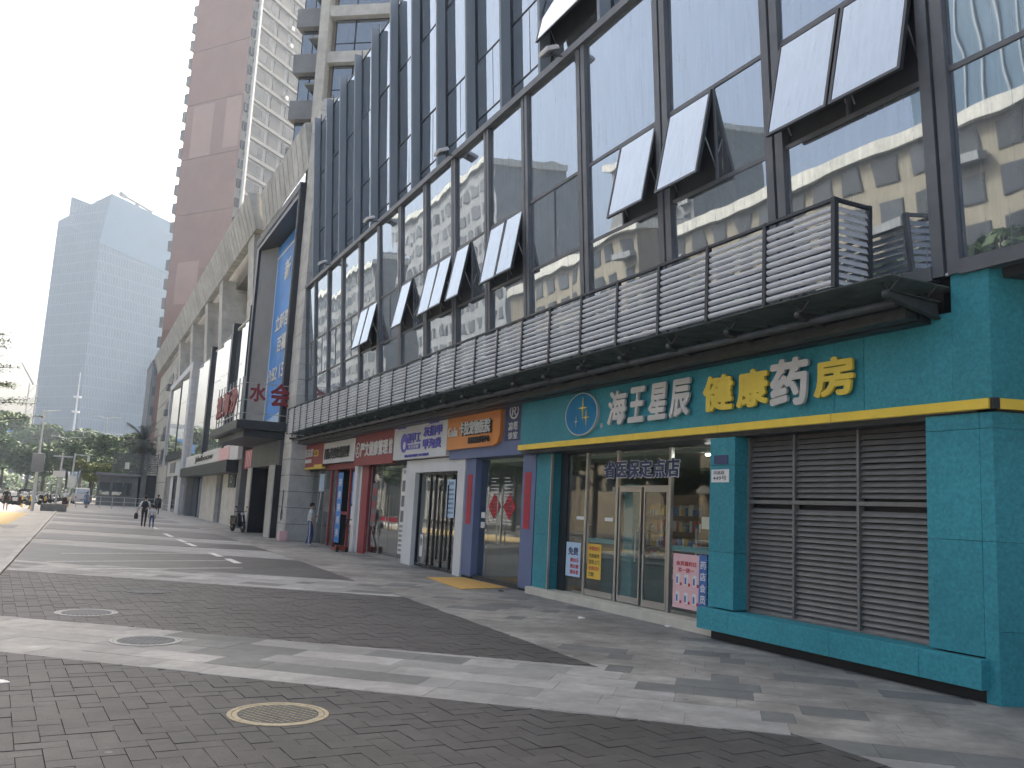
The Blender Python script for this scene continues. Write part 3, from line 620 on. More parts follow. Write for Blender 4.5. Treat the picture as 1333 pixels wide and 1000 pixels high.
MB().tube((10.62, 11.45, 2.72), (10.62, 12.8, 2.72), .03).build('bulb_tube', mat('warm_bulb', (1, .6, .25), .5, var=0, emit=1.2), lp); MB().tube((10.6, 12.1, 2.88), (10.6, 12.1, 2.96), .02).build('stem', M['yellow'], lp)
tl = thing('tube_lamp', 'lit white tube lamp at the pharmacy ceiling by the right pillar', 'lamp', (9.9, 11.5, 2.95)); MB().tube((9.9, 11.2, 2.92), (9.9, 12.4, 2.92), .018).build('tube', M['lamp'], tl); MB().box(9.87, 9.93, 11.2, 12.4, 2.94, 2.96).build('holder', M['white'], tl)
# sign lettering on the fascia
ps = thing('pharmacy_sign', 'silver and gold raised sign letters with a round blue star emblem on teal fascia', 'shop sign', (8.83, 11.5, 3.3))
n = 40; e = MB(); cy, cz = 14.93, 3.74; ry, rz = .60, .41
ell = lambda k, s_: (cy+ry*s_*math.cos(2*math.pi*k/n), cz+rz*s_*math.sin(2*math.pi*k/n))
vs_ = [(x, *ell(k, 1)) for x in (8.848, 8.79) for k in range(n)]; e.add(vs_, [tuple(range(n)), tuple(range(n, 2*n))]+[(k, (k+1) % n, n+(k+1) % n, n+k) for k in range(n)])
em = e.build('emblem_disc', mat('emblem_blue', (.012, .19, .36), .5, spec=.2), ps)
e = MB(); vs_ = [(x, *ell(k, s_)) for s_, x in ((1.0, 8.786), (1.045, 8.786), (1.045, 8.848)) for k in range(n)]; e.add(vs_, [(j*n+k, j*n+(k+1) % n, (j+1)*n+(k+1) % n, (j+1)*n+k) for j in range(2) for k in range(n)]); e.build('emblem_rim', M['silver_letter'], em)
def star(y, z, a, b, m_):
    p = []
    for k in range(8):
        r_ = (b, a)[k % 2 == 1] if False else ((a if k % 4 == 0 else b) if k % 2 == 0 else .16*min(a, b)); t = math.pi/4*k; p.append((y-r_*math.sin(t)*1, z+r_*math.cos(t)))
    mb = MB(); mb.add([(8.789, y_, z_) for y_, z_ in p]+[(8.775, y_, z_) for y_, z_ in p], [tuple(range(8)), tuple(range(8, 16))]+[(k, (k+1) % 8, 8+(k+1) % 8, 8+k) for k in range(8)]); mb.build('emblem_star', m_, em)
star(14.86, 3.86, .23, .18, M['yellow_letter']); star(14.72, 3.66, .17, .14, M['yellow_letter']); star(15.1, 3.60, .12, .10, M['silver_letter'])
letters('®', (8.845, 14.27, 3.42), FU, FV, .10, .10, .01, M['silver_letter'], ps, 'registered_mark', 0)
for ch, y0, y1 in (('海', 13.92, 13.28), ('王', 13.22, 12.70), ('星', 12.60, 12.04), ('辰', 11.98, 11.42)):
    letters(ch, (8.80, y0, 3.44), FU, FV, (y0-y1)*.94, .64, .045, M['silver_letter'], ps, 'letter', .035, shear=.10)
for ch, y0, y1, z, h, m_ in (('健', 11.08, 10.36, 3.46, .57, 'yellow_letter'), ('康', 10.28, 9.60, 3.46, .57, 'yellow_letter'), ('药', 9.56, 8.82, 3.41, .68, 'silver_letter'), ('房', 8.72, 8.03, 3.47, .53, 'yellow_letter')):
    letters(ch, (8.80, y0, z), FU, FV, y0-y1, h, .045, M[m_], ps, 'letter', .04)
# posters on the pharmacy glass
def poster(y0, y1, z0, z1, m_, label, X, rows=(), name='poster', cat='poster'):
    t = thing(name, label, cat, (X, (y0+y1)/2, z0)); MB().box(X-.004, X, y1, y0, z0, z1).build('sheet', M[m_], t)
    for (txt, fy, fz, w_, h, mm, bo) in rows: letters(txt, (X-.0045, y0-fy*(y0-y1), z0+fz*(z1-z0)), FU, FV, w_*(y0-y1), h*(z1-z0), .002, M[mm], t, 'print', bo)
    return t
GX = PX-.009
poster(16.37, 15.78, .48, 1.18, 'ltblue', 'pale blue poster with two large dark characters and red lines on pharmacy glass', GX, (('免费', .15, .62, .7, .24, 'dkblue', .04), ('测血压', .3, .42, .6, .13, 'redp', .02), ('测血糖', .3, .24, .6, .13, 'redp', .02), ('测体重', .3, .07, .6, .13, 'redp', .02)))
poster(15.50, 14.98, .50, 1.19, 'yelp', 'yellow notice with red and black lines on the pharmacy door glass', GX, (('中药饮片', .12, .8, .76, .13, 'redp', .02), ('代煎服务', .12, .6, .76, .12, 'ink', .01), ('送货上门', .12, .42, .76, .12, 'ink', .01), ('免费切片', .12, .24, .76, .12, 'redp', .01), ('打粉', .12, .07, .4, .12, 'ink', .01)))
pp = poster(12.62, 11.90, .27, 1.18, 'pink', 'pink poster with six product pictures in two rows on pharmacy glass', GX, (('会员福利日', .12, .78, .76, .09, 'redp', .03), ('买一送一', .2, .66, .6, .09, 'redp', .03)))
for i in range(3):
    for k in range(2):
        yy = 12.55-.23*i; zz = .32+.30*k
        MB().box(GX-.006, GX-.0045, yy-.12, yy-.02, zz+.04, zz+.22).build('product_print', M['whitel'], pp); MB().box(GX-.007, GX-.0062, yy-.075, yy-.03, zz+.06, zz+.17).build('product_print', M['bluep'], pp); MB().box(GX-.006, GX-.0045, yy-.18, yy-.125, zz+.03, zz+.08).build('price_print', M['redp'], pp)
poster(11.885, 11.68, .35, 1.2, 'bluep', 'narrow blue banner with white print beside the pharmacy right pillar', GX-.02, (('药', .15, .72, .7, .16, 'whitel', .02), ('店', .15, .5, .7, .16, 'whitel', .02), ('会', .15, .28, .7, .16, 'whitel', .02), ('员', .15, .06, .7, .16, 'whitel', .02)))
hp = thing('address_plate', 'white street number plate below a small dark plate on the teal pillar', 'plate', (8.85, 10.7, 2.4)); MB().box(8.838, 8.848, 10.52, 10.93, 2.36, 2.56).build('plate', M['whitel'], hp); letters('449号', (8.8375, 10.89, 2.39), FU, FV, .32, .07, .002, M['ink'], hp, 'print', .01); letters('凤凰路', (8.8375, 10.88, 2.48), FU, FV, .26, .055, .002, M['ink'], hp, 'print', .005)
MB().box(8.84, 8.848, 10.55, 10.88, 2.64, 2.78).build('upper_plate', M['dkblue'], hp)
# ---------------------------------------------------------------- pet hospital
pt = thing('pet_hospital', 'slate blue pet hospital shop front with glass doors and red couplets', 'shop front', (9.3, 20, 0))
MB().box(9.08, 9.6, 17.72, 22.5, 3.08, 4.28).build('fascia', M['blue'], pt); room(pt, 17.6, 21.6, 3.08, 9.6, 13, M['room'], M['conc'], M['white'])
for y0, y1 in ((20.86, 21.48), (17.50, 18.14)):
    MB().box(9.18, 9.6, y0, y1, .06, 3.075).build('pillar', M['blue'], pt, bevel=.004); MB().box(9.2, 9.58, y0+.02, y1-.02, 0, .058).build('pillar_foot', M['black'], pt)
MB().box(9.24, 9.45, 18.145, 20.855, 0, .10).build('sill', M['dkmetal'], pt)
for a, b in ((20.85, 20.3), (18.75, 18.15)): gpane(pt, 9.36, b, a, .11, 3.05)
for a, b, hy in ((20.28, 19.54, 19.64), (19.52, 18.77, 19.42)):
    d = gpane(pt, 9.36, b, a, .11, 3.05, 'door'); handle(d, 9.35, hy, .95, 2.3)
    cyy = (a+b)/2+ (.05 if hy > 19.5 else -.05); t = thing('door_charm', 'red paper diamond charm with a character on the %s pet hospital door leaf' % ('far' if hy > 19.5 else 'near'), 'paper charm', (9.34, cyy, 1.8))
    MB().add([(9.345, cyy-.34, 1.86), (9.345, cyy, 2.18), (9.345, cyy+.34, 1.86), (9.345, cyy, 1.54), (9.34, cyy-.34, 1.86), (9.34, cyy, 2.18), (9.34, cyy+.34, 1.86), (9.34, cyy, 1.54)], [(0, 1, 2, 3), (7, 6, 5, 4), (0, 4, 5, 1), (1, 5, 6, 2), (2, 6, 7, 3), (3, 7, 4, 0)]).build('paper', M['redp'], t)
    letters('福', (9.339, cyy+.13, 1.74), FU, FV, .26, .26, .002, M['redl'], t, 'print', .02)
    for k in range(14): 
        z = 2.55-.085*k
        if abs(z-1.86) > .0: MB().box(9.34, 9.346, a-.1-random.uniform(.25, .5), a-.1, z, z+.016).build('door_print', M['whitel'], d)
for y in (21.05, 17.72):
    t = thing('couplet', 'red paper couplet strip on the blue pillar %s the pet hospital doors' % ('beyond' if y > 20 else 'before'), 'paper strip', (9.17, y+.1, 1.4)); MB().box(9.168, 9.176, y-.02, y+.28, 1.38, 2.66).build('paper', M['redp'], t)
    for k, ch in enumerate('吉祥如意平安'): letters(ch, (9.1675, y+.22, 1.43+.2*(5-k)), FU, FV, .18, .17, .001, M['redl'], t, 'print', .01)
for k in range(2): MB().box(9.345, 9.352, 20.5, 20.72, 1.3+.25*k, 1.45+.25*k).build('notice', M['whitel'], pt)
og = thing('pet_hospital_sign', 'orange sign board with dark edged white characters over the pet hospital', 'shop sign', (9.05, 21, 3.33))
q = [(22.5, 3.34), (19.45, 3.34), (19.2, 3.42), (19.08, 3.62), (19.08, 4.33), (22.5, 4.33)]
MB().add([(x, y, z) for x in (8.98, 9.078) for y, z in q], [tuple(range(6)), tuple(range(6, 12))]+[(k, (k+1) % 6, 6+(k+1) % 6, 6+k) for k in range(6)]).build('board', M['orange'], og)
letters('卡拉宠物医院', (8.962, 21.50, 3.655), FU, FV, 1.97, .37, .014, M['ink'], og, 'letter_edge', .05); letters('卡拉宠物医院', (8.955, 21.55, 3.68), FU, FV, 1.95, .36, .024, M['whitel'], og, 'letter', .02); letters('Gala', (8.955, 22.35, 3.68), FU, FV, .66, .26, .024, M['whitel'], og, 'letter', .03)
letters('转诊影像诊断中心', (8.955, 20.95, 3.44), FU, FV, 1.35, .17, .02, M['ink'], og, 'letter', .02)
vb = thing('vertical_sign', 'ring mark and two small white characters on dark blue panel beside orange board', 'shop sign', (9.05, 18.3, 3.4)); MB().box(9.05, 9.079, 17.95, 18.95, 3.42, 4.34).build('panel', M['dkblue'], vb)
letters('®', (9.045, 18.72, 3.92), FU, FV, .5, .40, .012, M['whitel'], vb, 'letter', .01); letters('凉塔', (9.045, 18.74, 3.66), FU, FV, .5, .2, .012, M['whitel'], vb, 'letter', .01); letters('诊室', (9.045, 18.74, 3.45), FU, FV, .5, .17, .012, M['whitel'], vb, 'letter', .01)
t = thing('door_mat', 'flat yellow mat lying in front of the pet hospital doors', 'mat', (8.6, 19.5, 0)); MB().prism([(9.12, 18.5), (9.12, 21.2), (8.05, 21.0), (7.75, 18.05)], .003, .014).build('mat', M['mat'], t)
# ---------------------------------------------------------------- white nail clinic
wn = thing('nail_clinic', 'white painted shop front with a dark glass folding door', 'shop front', (9.3, 24, 0))
MB().box(9.15, 9.6, 21.5, 22.0, 0, 3.16).build('pillar', M['white'], wn); MB().box(9.15, 9.6, 25.35, 26.2, 0, 3.16).build('pillar', M['white'], wn); MB().box(9.15, 9.6, 22.002, 25.348, 2.78, 3.16).build('lintel', M['white'], wn)
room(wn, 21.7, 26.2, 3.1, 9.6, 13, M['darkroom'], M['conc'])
for y in (25.3, 24.35, 23.95, 23.3, 22.65, 22.06): MB().box(9.28, 9.36, y-.03, y+.03, .02, 2.77).build('door_frame', M['gloss_black'], wn)
for a, b in zip((25.27, 24.32, 23.92, 23.27, 22.62), (24.38, 23.98, 23.33, 22.68, 22.09)):
    gpane(wn, 9.32, b, a, .1, 2.7); MB().box(9.29, 9.35, b, a, .021, .098).build('door_rail', M['gloss_black'], wn); MB().box(9.29, 9.35, b, a, 2.702, 2.768).build('door_rail', M['gloss_black'], wn)
for y in (23.75, 23.5, 23.1, 22.85): MB().tube((9.25, y, .3), (9.25, y, 2.4), .02).build('bar', M['gloss_black'], wn)
poster(23.0, 22.4, 1.5, 2.55, 'ltblue', 'blue and white price list on the dark folding door', 9.275, (('价目表', .2, .85, .6, .1, 'dkblue', .02),)+tuple(('项目服务内容', .12, .1+.12*k, .76, .06, 'dkblue', .005) for k in range(6)))
poster(25.0, 24.75, .3, .95, 'whitel', 'small white notice with vertical print low on the dark glass door', 9.31, (('预约', .2, .5, .6, .35, 'ink', .02),))
ns_ = thing('nail_clinic_sign', 'white sign board with violet characters and emblem over the folding door', 'shop sign', (9.05, 24.8, 3.2)); MB().box(8.97, 9.1, 22.52, 27.1, 3.19, 4.31).build('board', M['white'], ns_, bevel=.01)
letters('灰指甲', (8.95, 24.3, 3.80), FU, FV, 1.45, .30, .018, M['purple'], ns_, 'letter', .03); letters('甲沟炎', (8.95, 24.3, 3.44), FU, FV, 1.45, .30, .018, M['purple'], ns_, 'letter', .03)
letters('迅甲工', (8.95, 25.75, 3.66), FU, FV, 1.2, .32, .018, M['purple'], ns_, 'letter', .025); MB().box(8.955, 8.969, 24.6, 25.75, 3.48, 3.62).build('name_bar', M['purple'], ns_)
letters('专业修脚', (8.95, 25.6, 3.50), FU, FV, .9, .10, .006, M['whitel'], ns_, 'letter', .005)
MB().lathe([(.3, 0), (.3, .015), (.02, .02)], (8.953, 26.05, 3.70), 24, 'x').build('emblem', M['purple'], ns_); MB().lathe([(.12, 0), (.12, .01)], (8.944, 25.98, 3.62), 16, 'x').build('emblem_dot', M['whitel'], ns_)
letters('国际灰指甲修脚专业连锁机构', (8.955, 25.9, 3.24), FU, FV, 2.1, .09, .01, M['purple'], ns_, 'letter', .01)
for y in (26.7, 23.9): MB().box(8.955, 8.969, y-.75, y, 4.16, 4.26).build('corner_tag', M['purple'], ns_)
# ---------------------------------------------------------------- health management shop
hm = thing('health_shop', 'narrow shop front with dark red column and glass doors', 'shop front', (9.3, 29, 0))
MB().box(9.25, 9.6, 30.55, 31.35, 0, 3.12).build('column', M['red'], hm); MB().box(9.25, 9.6, 31.352, 31.6, 0, 3.12).build('white_column', M['white'], hm); room(hm, 26.2, 31.4, 3.12, 9.6, 13.5, M['room'], M['conc'], M['white'])
MB().box(9.3, 9.45, 26.2, 30.54, 0, .08).build('sill', M['steel'], hm)
for a, b in ((30.5, 29.3), (29.27, 28.3), (28.27, 27.3), (27.27, 26.9)): gpane(hm, 9.38, b, a, .09, 3.1)
for y in (30.52, 29.28, 27.28): MB().box(9.36, 9.40, y-.012, y+.012, .081, 3.1).build('door_edge', M['steel'], hm)
for y in (28.42, 28.15): handle(hm, 9.37, y, .9, 2.1)
sb = poster(26.88, 26.22, .25, 2.95, 'whitel', 'tall white info banner with small portraits beside the nail clinic pillar', 9.26, (('项目', .2, .93, .6, .05, 'ink', .01),)+tuple(('调理养生服务', .1, .03+.055*k, .8, .03, 'ink', .005) for k in range(6)), 'info_banner', 'banner')
for k in range(3): MB().box(9.252, 9.2555, 26.32, 26.78, 1.25+.48*k, 1.6+.48*k).build('portrait_print', M['conc'], sb)
poster(30.3, 29.75, 1.0, 2.5, 'conc', 'grey white notice strip with red print on health shop glass', 9.37, tuple(('养生馆', .1, .1+.3*k, .8, .2, 'redp', .02) for k in range(3)))
for i, y in enumerate((29.2, 28.25)): MB().box(9.365, 9.371, y-.85, y, 1.22, 1.36).build('door_print', M['redp'], hm)
hs = thing('health_shop_sign', 'dark red sign board with white characters and a round white emblem', 'shop sign', (9.05, 29.3, 3.1)); MB().box(8.97, 9.1, 27.12, 31.55, 3.12, 4.22).build('board', M['red'], hs)
letters('严文健康管理', (8.95, 30.75, 3.42), FU, FV, 3.15, .52, .018, M['whitel'], hs, 'letter', .03); letters('馆', (8.95, 27.5, 3.42), FU, FV, .36, .52, .018, M['whitel'], hs, 'letter', .03)
mb = MB(); vs_ = [(8.953, 31.12+.30*s_*math.cos(2*math.pi*k/24), 3.68+.28*s_*math.sin(2*math.pi*k/24)) for s_ in (.8, 1) for k in range(24)]; mb.add(vs_+[(8.969, y, z) for _, y, z in vs_], [(k, (k+1) % 24, 24+(k+1) % 24, 24+k) for k in range(24)]); mb.build('emblem_ring', M['whitel'], hs); letters('文', (8.95, 31.26, 3.53), FU, FV, .28, .30, .018, M['whitel'], hs, 'emblem', .03)
# ---------------------------------------------------------------- beauty shop and red corner shop
bs = thing('beauty_shop', 'shop front with a dark red door frame and blue and white posters', 'shop front', (9.3, 34, 0))
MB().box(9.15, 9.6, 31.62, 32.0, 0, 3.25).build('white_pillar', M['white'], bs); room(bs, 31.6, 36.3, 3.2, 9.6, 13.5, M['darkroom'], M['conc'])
MB().box(9.2, 9.6, 31.9, 36.3, 3.08, 3.3).build('lintel', M['red'], bs)
for y in (36.0, 35.1, 33.2): MB().box(9.32, 9.42, y-.06, y+.06, 0, 3.07).build('door_frame', M['red'], bs)
for a, b in ((35.93, 35.17), (33.13, 32.02)): gpane(bs, 9.37, b, a, .05, 3.06)
MB().box(9.33, 9.40, 33.27, 35.03, 1.3, 1.42).build('cross_rail', M['red'], bs)
poster(34.85, 34.1, .2, 2.95, 'cyan', 'tall blue printed banner hanging in the beauty shop doorway', 9.31, tuple(('美', .2, .08+.18*k, .6, .12, 'whitel', .02) for k in range(5)))
poster(32.9, 32.2, 1.75, 2.95, 'cyan', 'blue picture poster high on the beauty shop glass', 9.36, (('护肤', .15, .1, .7, .3, 'whitel', .02),))
poster(32.85, 32.25, .95, 1.65, 'whitel', 'white printed sheet below the blue poster on the beauty shop glass', 9.36, (('预约', .2, .3, .6, .4, 'ink', .02),))
bsg = thing('beauty_shop_sign', 'white sign board with dense dark characters between two red boards', 'shop sign', (9.05, 34, 3.3)); MB().box(8.97, 9.1, 31.62, 36.25, 3.32, 4.17).build('board', M['white'], bsg)
letters('国际美容纹绣造型', (8.95, 35.95, 3.48), FU, FV, 3.7, .46, .018, M['ink'], bsg, 'letter', .03)
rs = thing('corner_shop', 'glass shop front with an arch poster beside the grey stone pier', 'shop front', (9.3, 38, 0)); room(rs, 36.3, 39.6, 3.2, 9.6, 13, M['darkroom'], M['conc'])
for a, b in ((39.3, 38.2), (38.17, 37.1), (37.07, 36.1)): gpane(rs, 9.37, b, a, .05, 3.06)
for y in (39.33, 38.185, 37.085, 36.2): MB().box(9.34, 9.42, y-.015, y+.015, .0, 3.08).build('glass_post', M['steel'], rs)
MB().box(9.2, 9.6, 36.3, 39.6, 3.08, 3.16).build('lintel', M['dkmetal'], rs)
ap = poster(37.0, 35.95, 1.35, 2.3, 'conc', 'grey white arch poster on the corner shop glass', 9.34)
mb = MB(); n = 14
for r_ in (.28, .36, .44):
    vs_ = [(9.334, 36.45+rr*math.cos(math.pi*k/n), 1.5+rr*1.3*math.sin(math.pi*k/n)) for rr in (r_, r_+.025) for k in range(n+1)]; mb.add(vs_, [(k, k+1, n+2+k, n+1+k) for k in range(n)])
mb.build('arch_print', M['ink'], ap)
poster(38.1, 37.25, 2.2, 2.95, 'ltblue', 'pale blue sheet high on the corner shop glass', 9.36)
MB().tube((9.2, 37.4, .9), (9.25, 37.2, 2.35), .025).build('door_pull', M['white'], rs)
rg = thing('corner_shop_sign', 'dark red sign board with a yellow tag and yellow bottom edge', 'shop sign', (9.05, 38.4, 3.1)); MB().box(8.97, 9.1, 36.27, 40.3, 3.22, 4.22).build('board', M['red'], rg); MB().box(8.96, 9.1, 36.27, 40.3, 3.14, 3.218).build('yellow_edge', M['yellow'], rg)
letters('任品家', (8.95, 39.5, 3.68), FU, FV, 1.55, .36, .018, M['whitel'], rg, 'letter', .02); MB().box(8.955, 8.969, 37.1, 37.85, 3.68, 3.95).build('tag', M['yellow_letter'], rg); MB().box(8.955, 8.969, 38.3, 39.5, 3.42, 3.58).build('tag', M['whitel'], rg); letters('美食', (8.95, 37.75, 3.72), FU, FV, .55, .19, .006, M['red'], rg, 'letter', .01)
MB().box(8.95, 8.959, 36.3, 37.7, 3.15, 3.32).build('tag', M['yellow_letter'], rg)
# ================================================================ spa portal and the stone podium beyond
sp_ = thing('stone_podium', 'beige stone podium with pilasters, leaning ribbed cornice and bright glass bays', 'building', (9, 80, 0))
def blocks(par, x0, x1, y0, y1, z0, z1, h, lean=False, name='stone_block', m='stone'):
    z = z0
    while z < z1-.05:
        t = min(z+h, z1)
        if lean: MB().hexa(lambda a, b, c: (a-K*(c-Z0), b, c), x0, x1, y0, y1, z, t-.022).build(name, M[m], par)
        else: MB().box(x0, x1, y0, y1, z, t-.022).build(name, M[m], par)
        z += h
pr = MB().box(8.42, 9.7, 39.55, 41.1, 0, 20.3).build('pier_core', M['joint'], sp_); blocks(pr, 8.3, 9.72, 39.42, 41.2, 0, 20.6, .72)
MB().box(11.5, 26, 41.2, 128, 0, 17.4).build('body', M['conc'], sp_)
MB().box(9.0, 26, 41.2, 128, 17.42, 20.0).build('roof_storey', M['conc'], sp_)
# portal frame with deep recess
for y0, y1 in ((41.22, 41.5), (52.3, 52.9)): MB().box(8.05, 10.6, y0, y1, 4.9, 17.1).build('portal_frame', M['dkmetal'], sp_)
MB().box(8.05, 10.6, 41.502, 52.298, 16.45, 17.1).build('portal_head', M['dkmetal'], sp_); MB().box(8.0, 8.048, 41.3, 52.8, 16.75, 17.14).build('portal_trim', M['grey_wall'], sp_); MB().box(8.0, 8.048, 41.36, 41.5, 5.0, 16.74).build('portal_trim', M['grey_wall'], sp_)
MB().add([(8.2, 52.29, 4.9), (8.95, 50.75, 4.9), (9.0, 52.29, 4.9), (8.2, 52.29, 16.44), (8.95, 50.75, 16.44), (9.0, 52.29, 16.44)], [(0, 1, 2), (3, 5, 4), (0, 3, 4, 1), (1, 4, 5, 2), (2, 5, 3, 0)]).build('recess_cheek', M['grey_wall'], sp_)
MB().box(10.6, 11, 41.3, 52.9, 4.6, 17.1).build('recess_back', M['conc'], sp_)
for a, b in ((42.0, 44.0), (44.1, 46.6), (46.7, 49.2), (49.3, 52.2)): MB().box(8.36, 8.4, a, b, 17.2, 18.5).build('pane', M['mirror2'], sp_)
bb = thing('billboard', 'tall blue billboard with white border and white print in the stone portal', 'billboard', (8.95, 46, 5.3)); MB().box(8.92, 9.0, 41.6, 50.74, 5.3, 16.3).build('panel', M['cyan'], bb)
MB().box(8.905, 8.919, 41.6, 50.6, 15.55, 15.67).build('border', M['whitel'], bb); MB().box(8.905, 8.919, 50.4, 50.52, 5.6, 15.54).build('border', M['whitel'], bb)
for tx, y, z, w_, h in (('立即咨询', 49.3, 11.0, 4.4, .9), ('百福居', 48.3, 9.7, 3.3, .9), ('0:82 1576', 50.0, 8.2, 5.4, .75), ('新', 48.0, 13.7, 1.5, 1.2)): letters(tx, (8.9, y, z), FU, FV, w_, h, .02, M['whitel'], bb, 'print', .02)
MB().add([(8.91, 50.3, 6.0), (8.91, 45, 6.4), (8.91, 41.8, 8.6), (8.91, 41.8, 5.9), (8.91, 50.3, 5.5)], [(0, 1, 2, 3, 4)]).build('print', M['ltblue'], bb)
# ribbed cornice leaning out
y = 41.3
while y < 127:
    s = (7.88, 18.0) if y > 52.8 else (8.34, 17.95); tx_ = 7.25 if y > 52.8 else 7.95; g = 1.08 if y < 70 else 1.6
    drop = 0
    MB().add([(s[0], y, s[1]+drop), (s[0]+.5, y, s[1]+drop), (tx_+.7, y, 20.35), (tx_, y, 20.15), (s[0], y+g-.13, s[1]+drop), (s[0]+.5, y+g-.13, s[1]+drop), (tx_+.7, y+g-.13, 20.35), (tx_, y+g-.13, 20.15)], [(0, 1, 2, 3), (7, 6, 5, 4), (0, 4, 5, 1), (1, 5, 6, 2), (2, 6, 7, 3), (3, 7, 4, 0)]).build('cornice_panel', M['stone'], sp_)
    y += g
MB().hexa(lambda a, b, c: (a-.3*(c-17.5), b, c), 8.2, 8.38, 53.3, 127.5, 18.05, 20.1).build('cornice_back', M['joint'], sp_)
MB().box(9.9, 11.5, 52.9, 128, 4.9, 17.41).build('upper_wall', M['stone'], sp_)
for y0, y1 in ((54.3, 56.3), (67.6, 69.3), (76.2, 78), (87, 88.9), (98.6, 100.4)):
    pc = MB().hexa(lambda a, b, c: (a-K*(c-Z0), b, c), 9.02, 10.9, y0+.1, y1-.1, 5, 17.9).build('pilaster', M['joint'], sp_); blocks(pc, 8.92, 10.92, y0, y1, 5.2, 18.0, 1.5, True)
# end wall and its windows
ew = MB().box(8.35, 11.4, 103.5, 128, 0, 17.4).build('end_wall', M['stone_lt'], sp_)
for z in (14.2, 11.2, 8.2, 5.4): MB().box(8.3, 8.36, 107.5, 113.5, z, z+1.5).build('window', M['dkmetal'], sp_); MB().box(7.9, 8.299, 109, 111, z-.3, z+.35).build('air_unit', M['grey_wall'], sp_)
for z in range(1, 17, 2): MB().box(8.335, 8.352, 103.6, 127.9, z, z+.05).build('course', M['joint'], sp_)
# bright glass bays and dark posts
for y0, y1 in ((53.1, 59.2), (60.0, 69.8), (70.7, 81.6)):
    m = (y0+y1)/2
    for z0, z1 in ((5.05, 7.6), (7.63, 10.2), (10.23, 12.7)): 
        for a, b in ((y0, m-.02), (m+.02, y1)): MB().hexa(lambda x, y, z: (x-.045*(y-a), y, z), 8.42, 8.45, a, b, z0, z1).build('pane', M['mirror2'], sp_)
    MB().box(8.25, 8.4, y0, y1, 12.71, 12.85).build('bay_head', M['stone'], sp_)
for y0, y1 in ((59.25, 59.95), (69.85, 70.65), (52.95, 53.05)): MB().box(8.0, 8.6, y0, y1, 4.9, 13.2).build('bay_post', M['dkmetal'], sp_)
for y0, y1 in ((81.7, 83.6), (102.2, 103.4)): MB().box(7.85, 8.7, y0, y1, 0 if y0 < 90 else 4.8, 13.6).build('silver_post', M['louvre'], sp_)
MB().box(7.85, 8.7, 83.61, 102.19, 13.0, 13.6).build('silver_head', M['louvre'], sp_); MB().box(8.0, 8.5, 92, 92.7, 5.6, 12.99).build('bay_post', M['dkmetal'], sp_)
for a, b in ((83.7, 91.95), (92.75, 102.1)):
    for z0, z1 in ((5.9, 8.2), (8.23, 10.6), (10.63, 12.95)): MB().hexa(lambda x, y, z: (x-.045*(y-a), y, z), 8.42, 8.45, a, b, z0, z1).build('pane', M['mirror2'], sp_)
MB().box(8.0, 9, 83.7, 102.1, 5.2, 5.88).build('band', M['dkmetal'], sp_)
MB().box(8.5, 9.9, 52.95, 103.4, 12.75, 12.95).build('bay_roof', M['conc'], sp_); MB().box(8.9, 9.9, 52.95, 103.4, 4.9, 12.74).build('bay_back', M['darkroom'], sp_)
# street level below
MB().box(9.3, 9.5, 52.9, 103.4, 0, 4.9).build('inner_wall', M['darkroom'], sp_)
MB().box(8.1, 9.2, 53.2, 81.6, 4.0, 5.0).build('sign_band', M['white'], sp_); MB().box(7.7, 9.2, 54.5, 81.6, 3.25, 3.98).build('awning_band', M['dkmetal'], sp_)
letters('Jdalboow', (8.08, 74.5, 4.25), FU, FV, 10.5, .55, .02, M['ink'], sp_, 'sign_lettering', .03); MB().box(8.07, 8.099, 56.5, 61, 4.1, 4.9).build('pink_board', M['pink'], sp_)
for y0, y1 in ((54.2, 61.0), (64.0, 72.0)): MB().box(8.5, 9.0, y0, y1, 0, 3.24).build('pale_wall', M['stone_lt'], sp_)
for y0, y1 in ((61.02, 63.98), (72.02, 80.5)): MB().box(8.75, 8.9, y0, y1, 0, 3.24).build('dark_door', M['win'], sp_); MB().box(8.7, 8.76, (y0+y1)/2-.1, (y0+y1)/2+.1, 0, 3.2).build('door_post', M['gloss_black'], sp_)
MB().box(8.2, 8.9, 80.52, 81.68, 0, 3.24).build('grey_pier', M['grey_wall'], sp_); MB().box(8.35, 9, 53, 54.18, 0, 4.9).build('grey_pier', M['conc'], sp_)
MB().box(8.42, 8.498, 55.4, 58.2, 2.35, 3.2).build('square_sign', M['gloss_black'], sp_)
mb = MB(); vs_ = [(8.415, 57.0+.42*s_*math.cos(2*math.pi*k/20), 2.88+.26*s_*math.sin(2*math.pi*k/20)) for s_ in (.8, 1) for k in range(20)]; mb.add(vs_, [(k, (k+1) % 20, 20+(k+1) % 20, 20+k) for k in range(20)]); mb.build('ring_mark', M['whitel'], sp_)
# far white shop
MB().box(8.3, 9, 84, 102.2, 3.6, 5.18).build('sign_band', M['whitel'], sp_); MB().box(8.22, 8.298, 84, 89, 3.7, 5.1).build('blue_sign', M['ltblue'], sp_); MB().box(8.22, 8.298, 93, 98, 3.9, 4.9).build('grey_sign', M['grey_wall'], sp_)
for y0, y1, m_ in ((84, 86, 'conc'), (86.02, 91, 'white'), (91.02, 95, 'win'), (95.02, 98, 'white'), (98.02, 102.2, 'grey_wall')): MB().box(8.4, 8.9, y0, y1, 0, 3.58).build('shop_panel', M[m_], sp_)
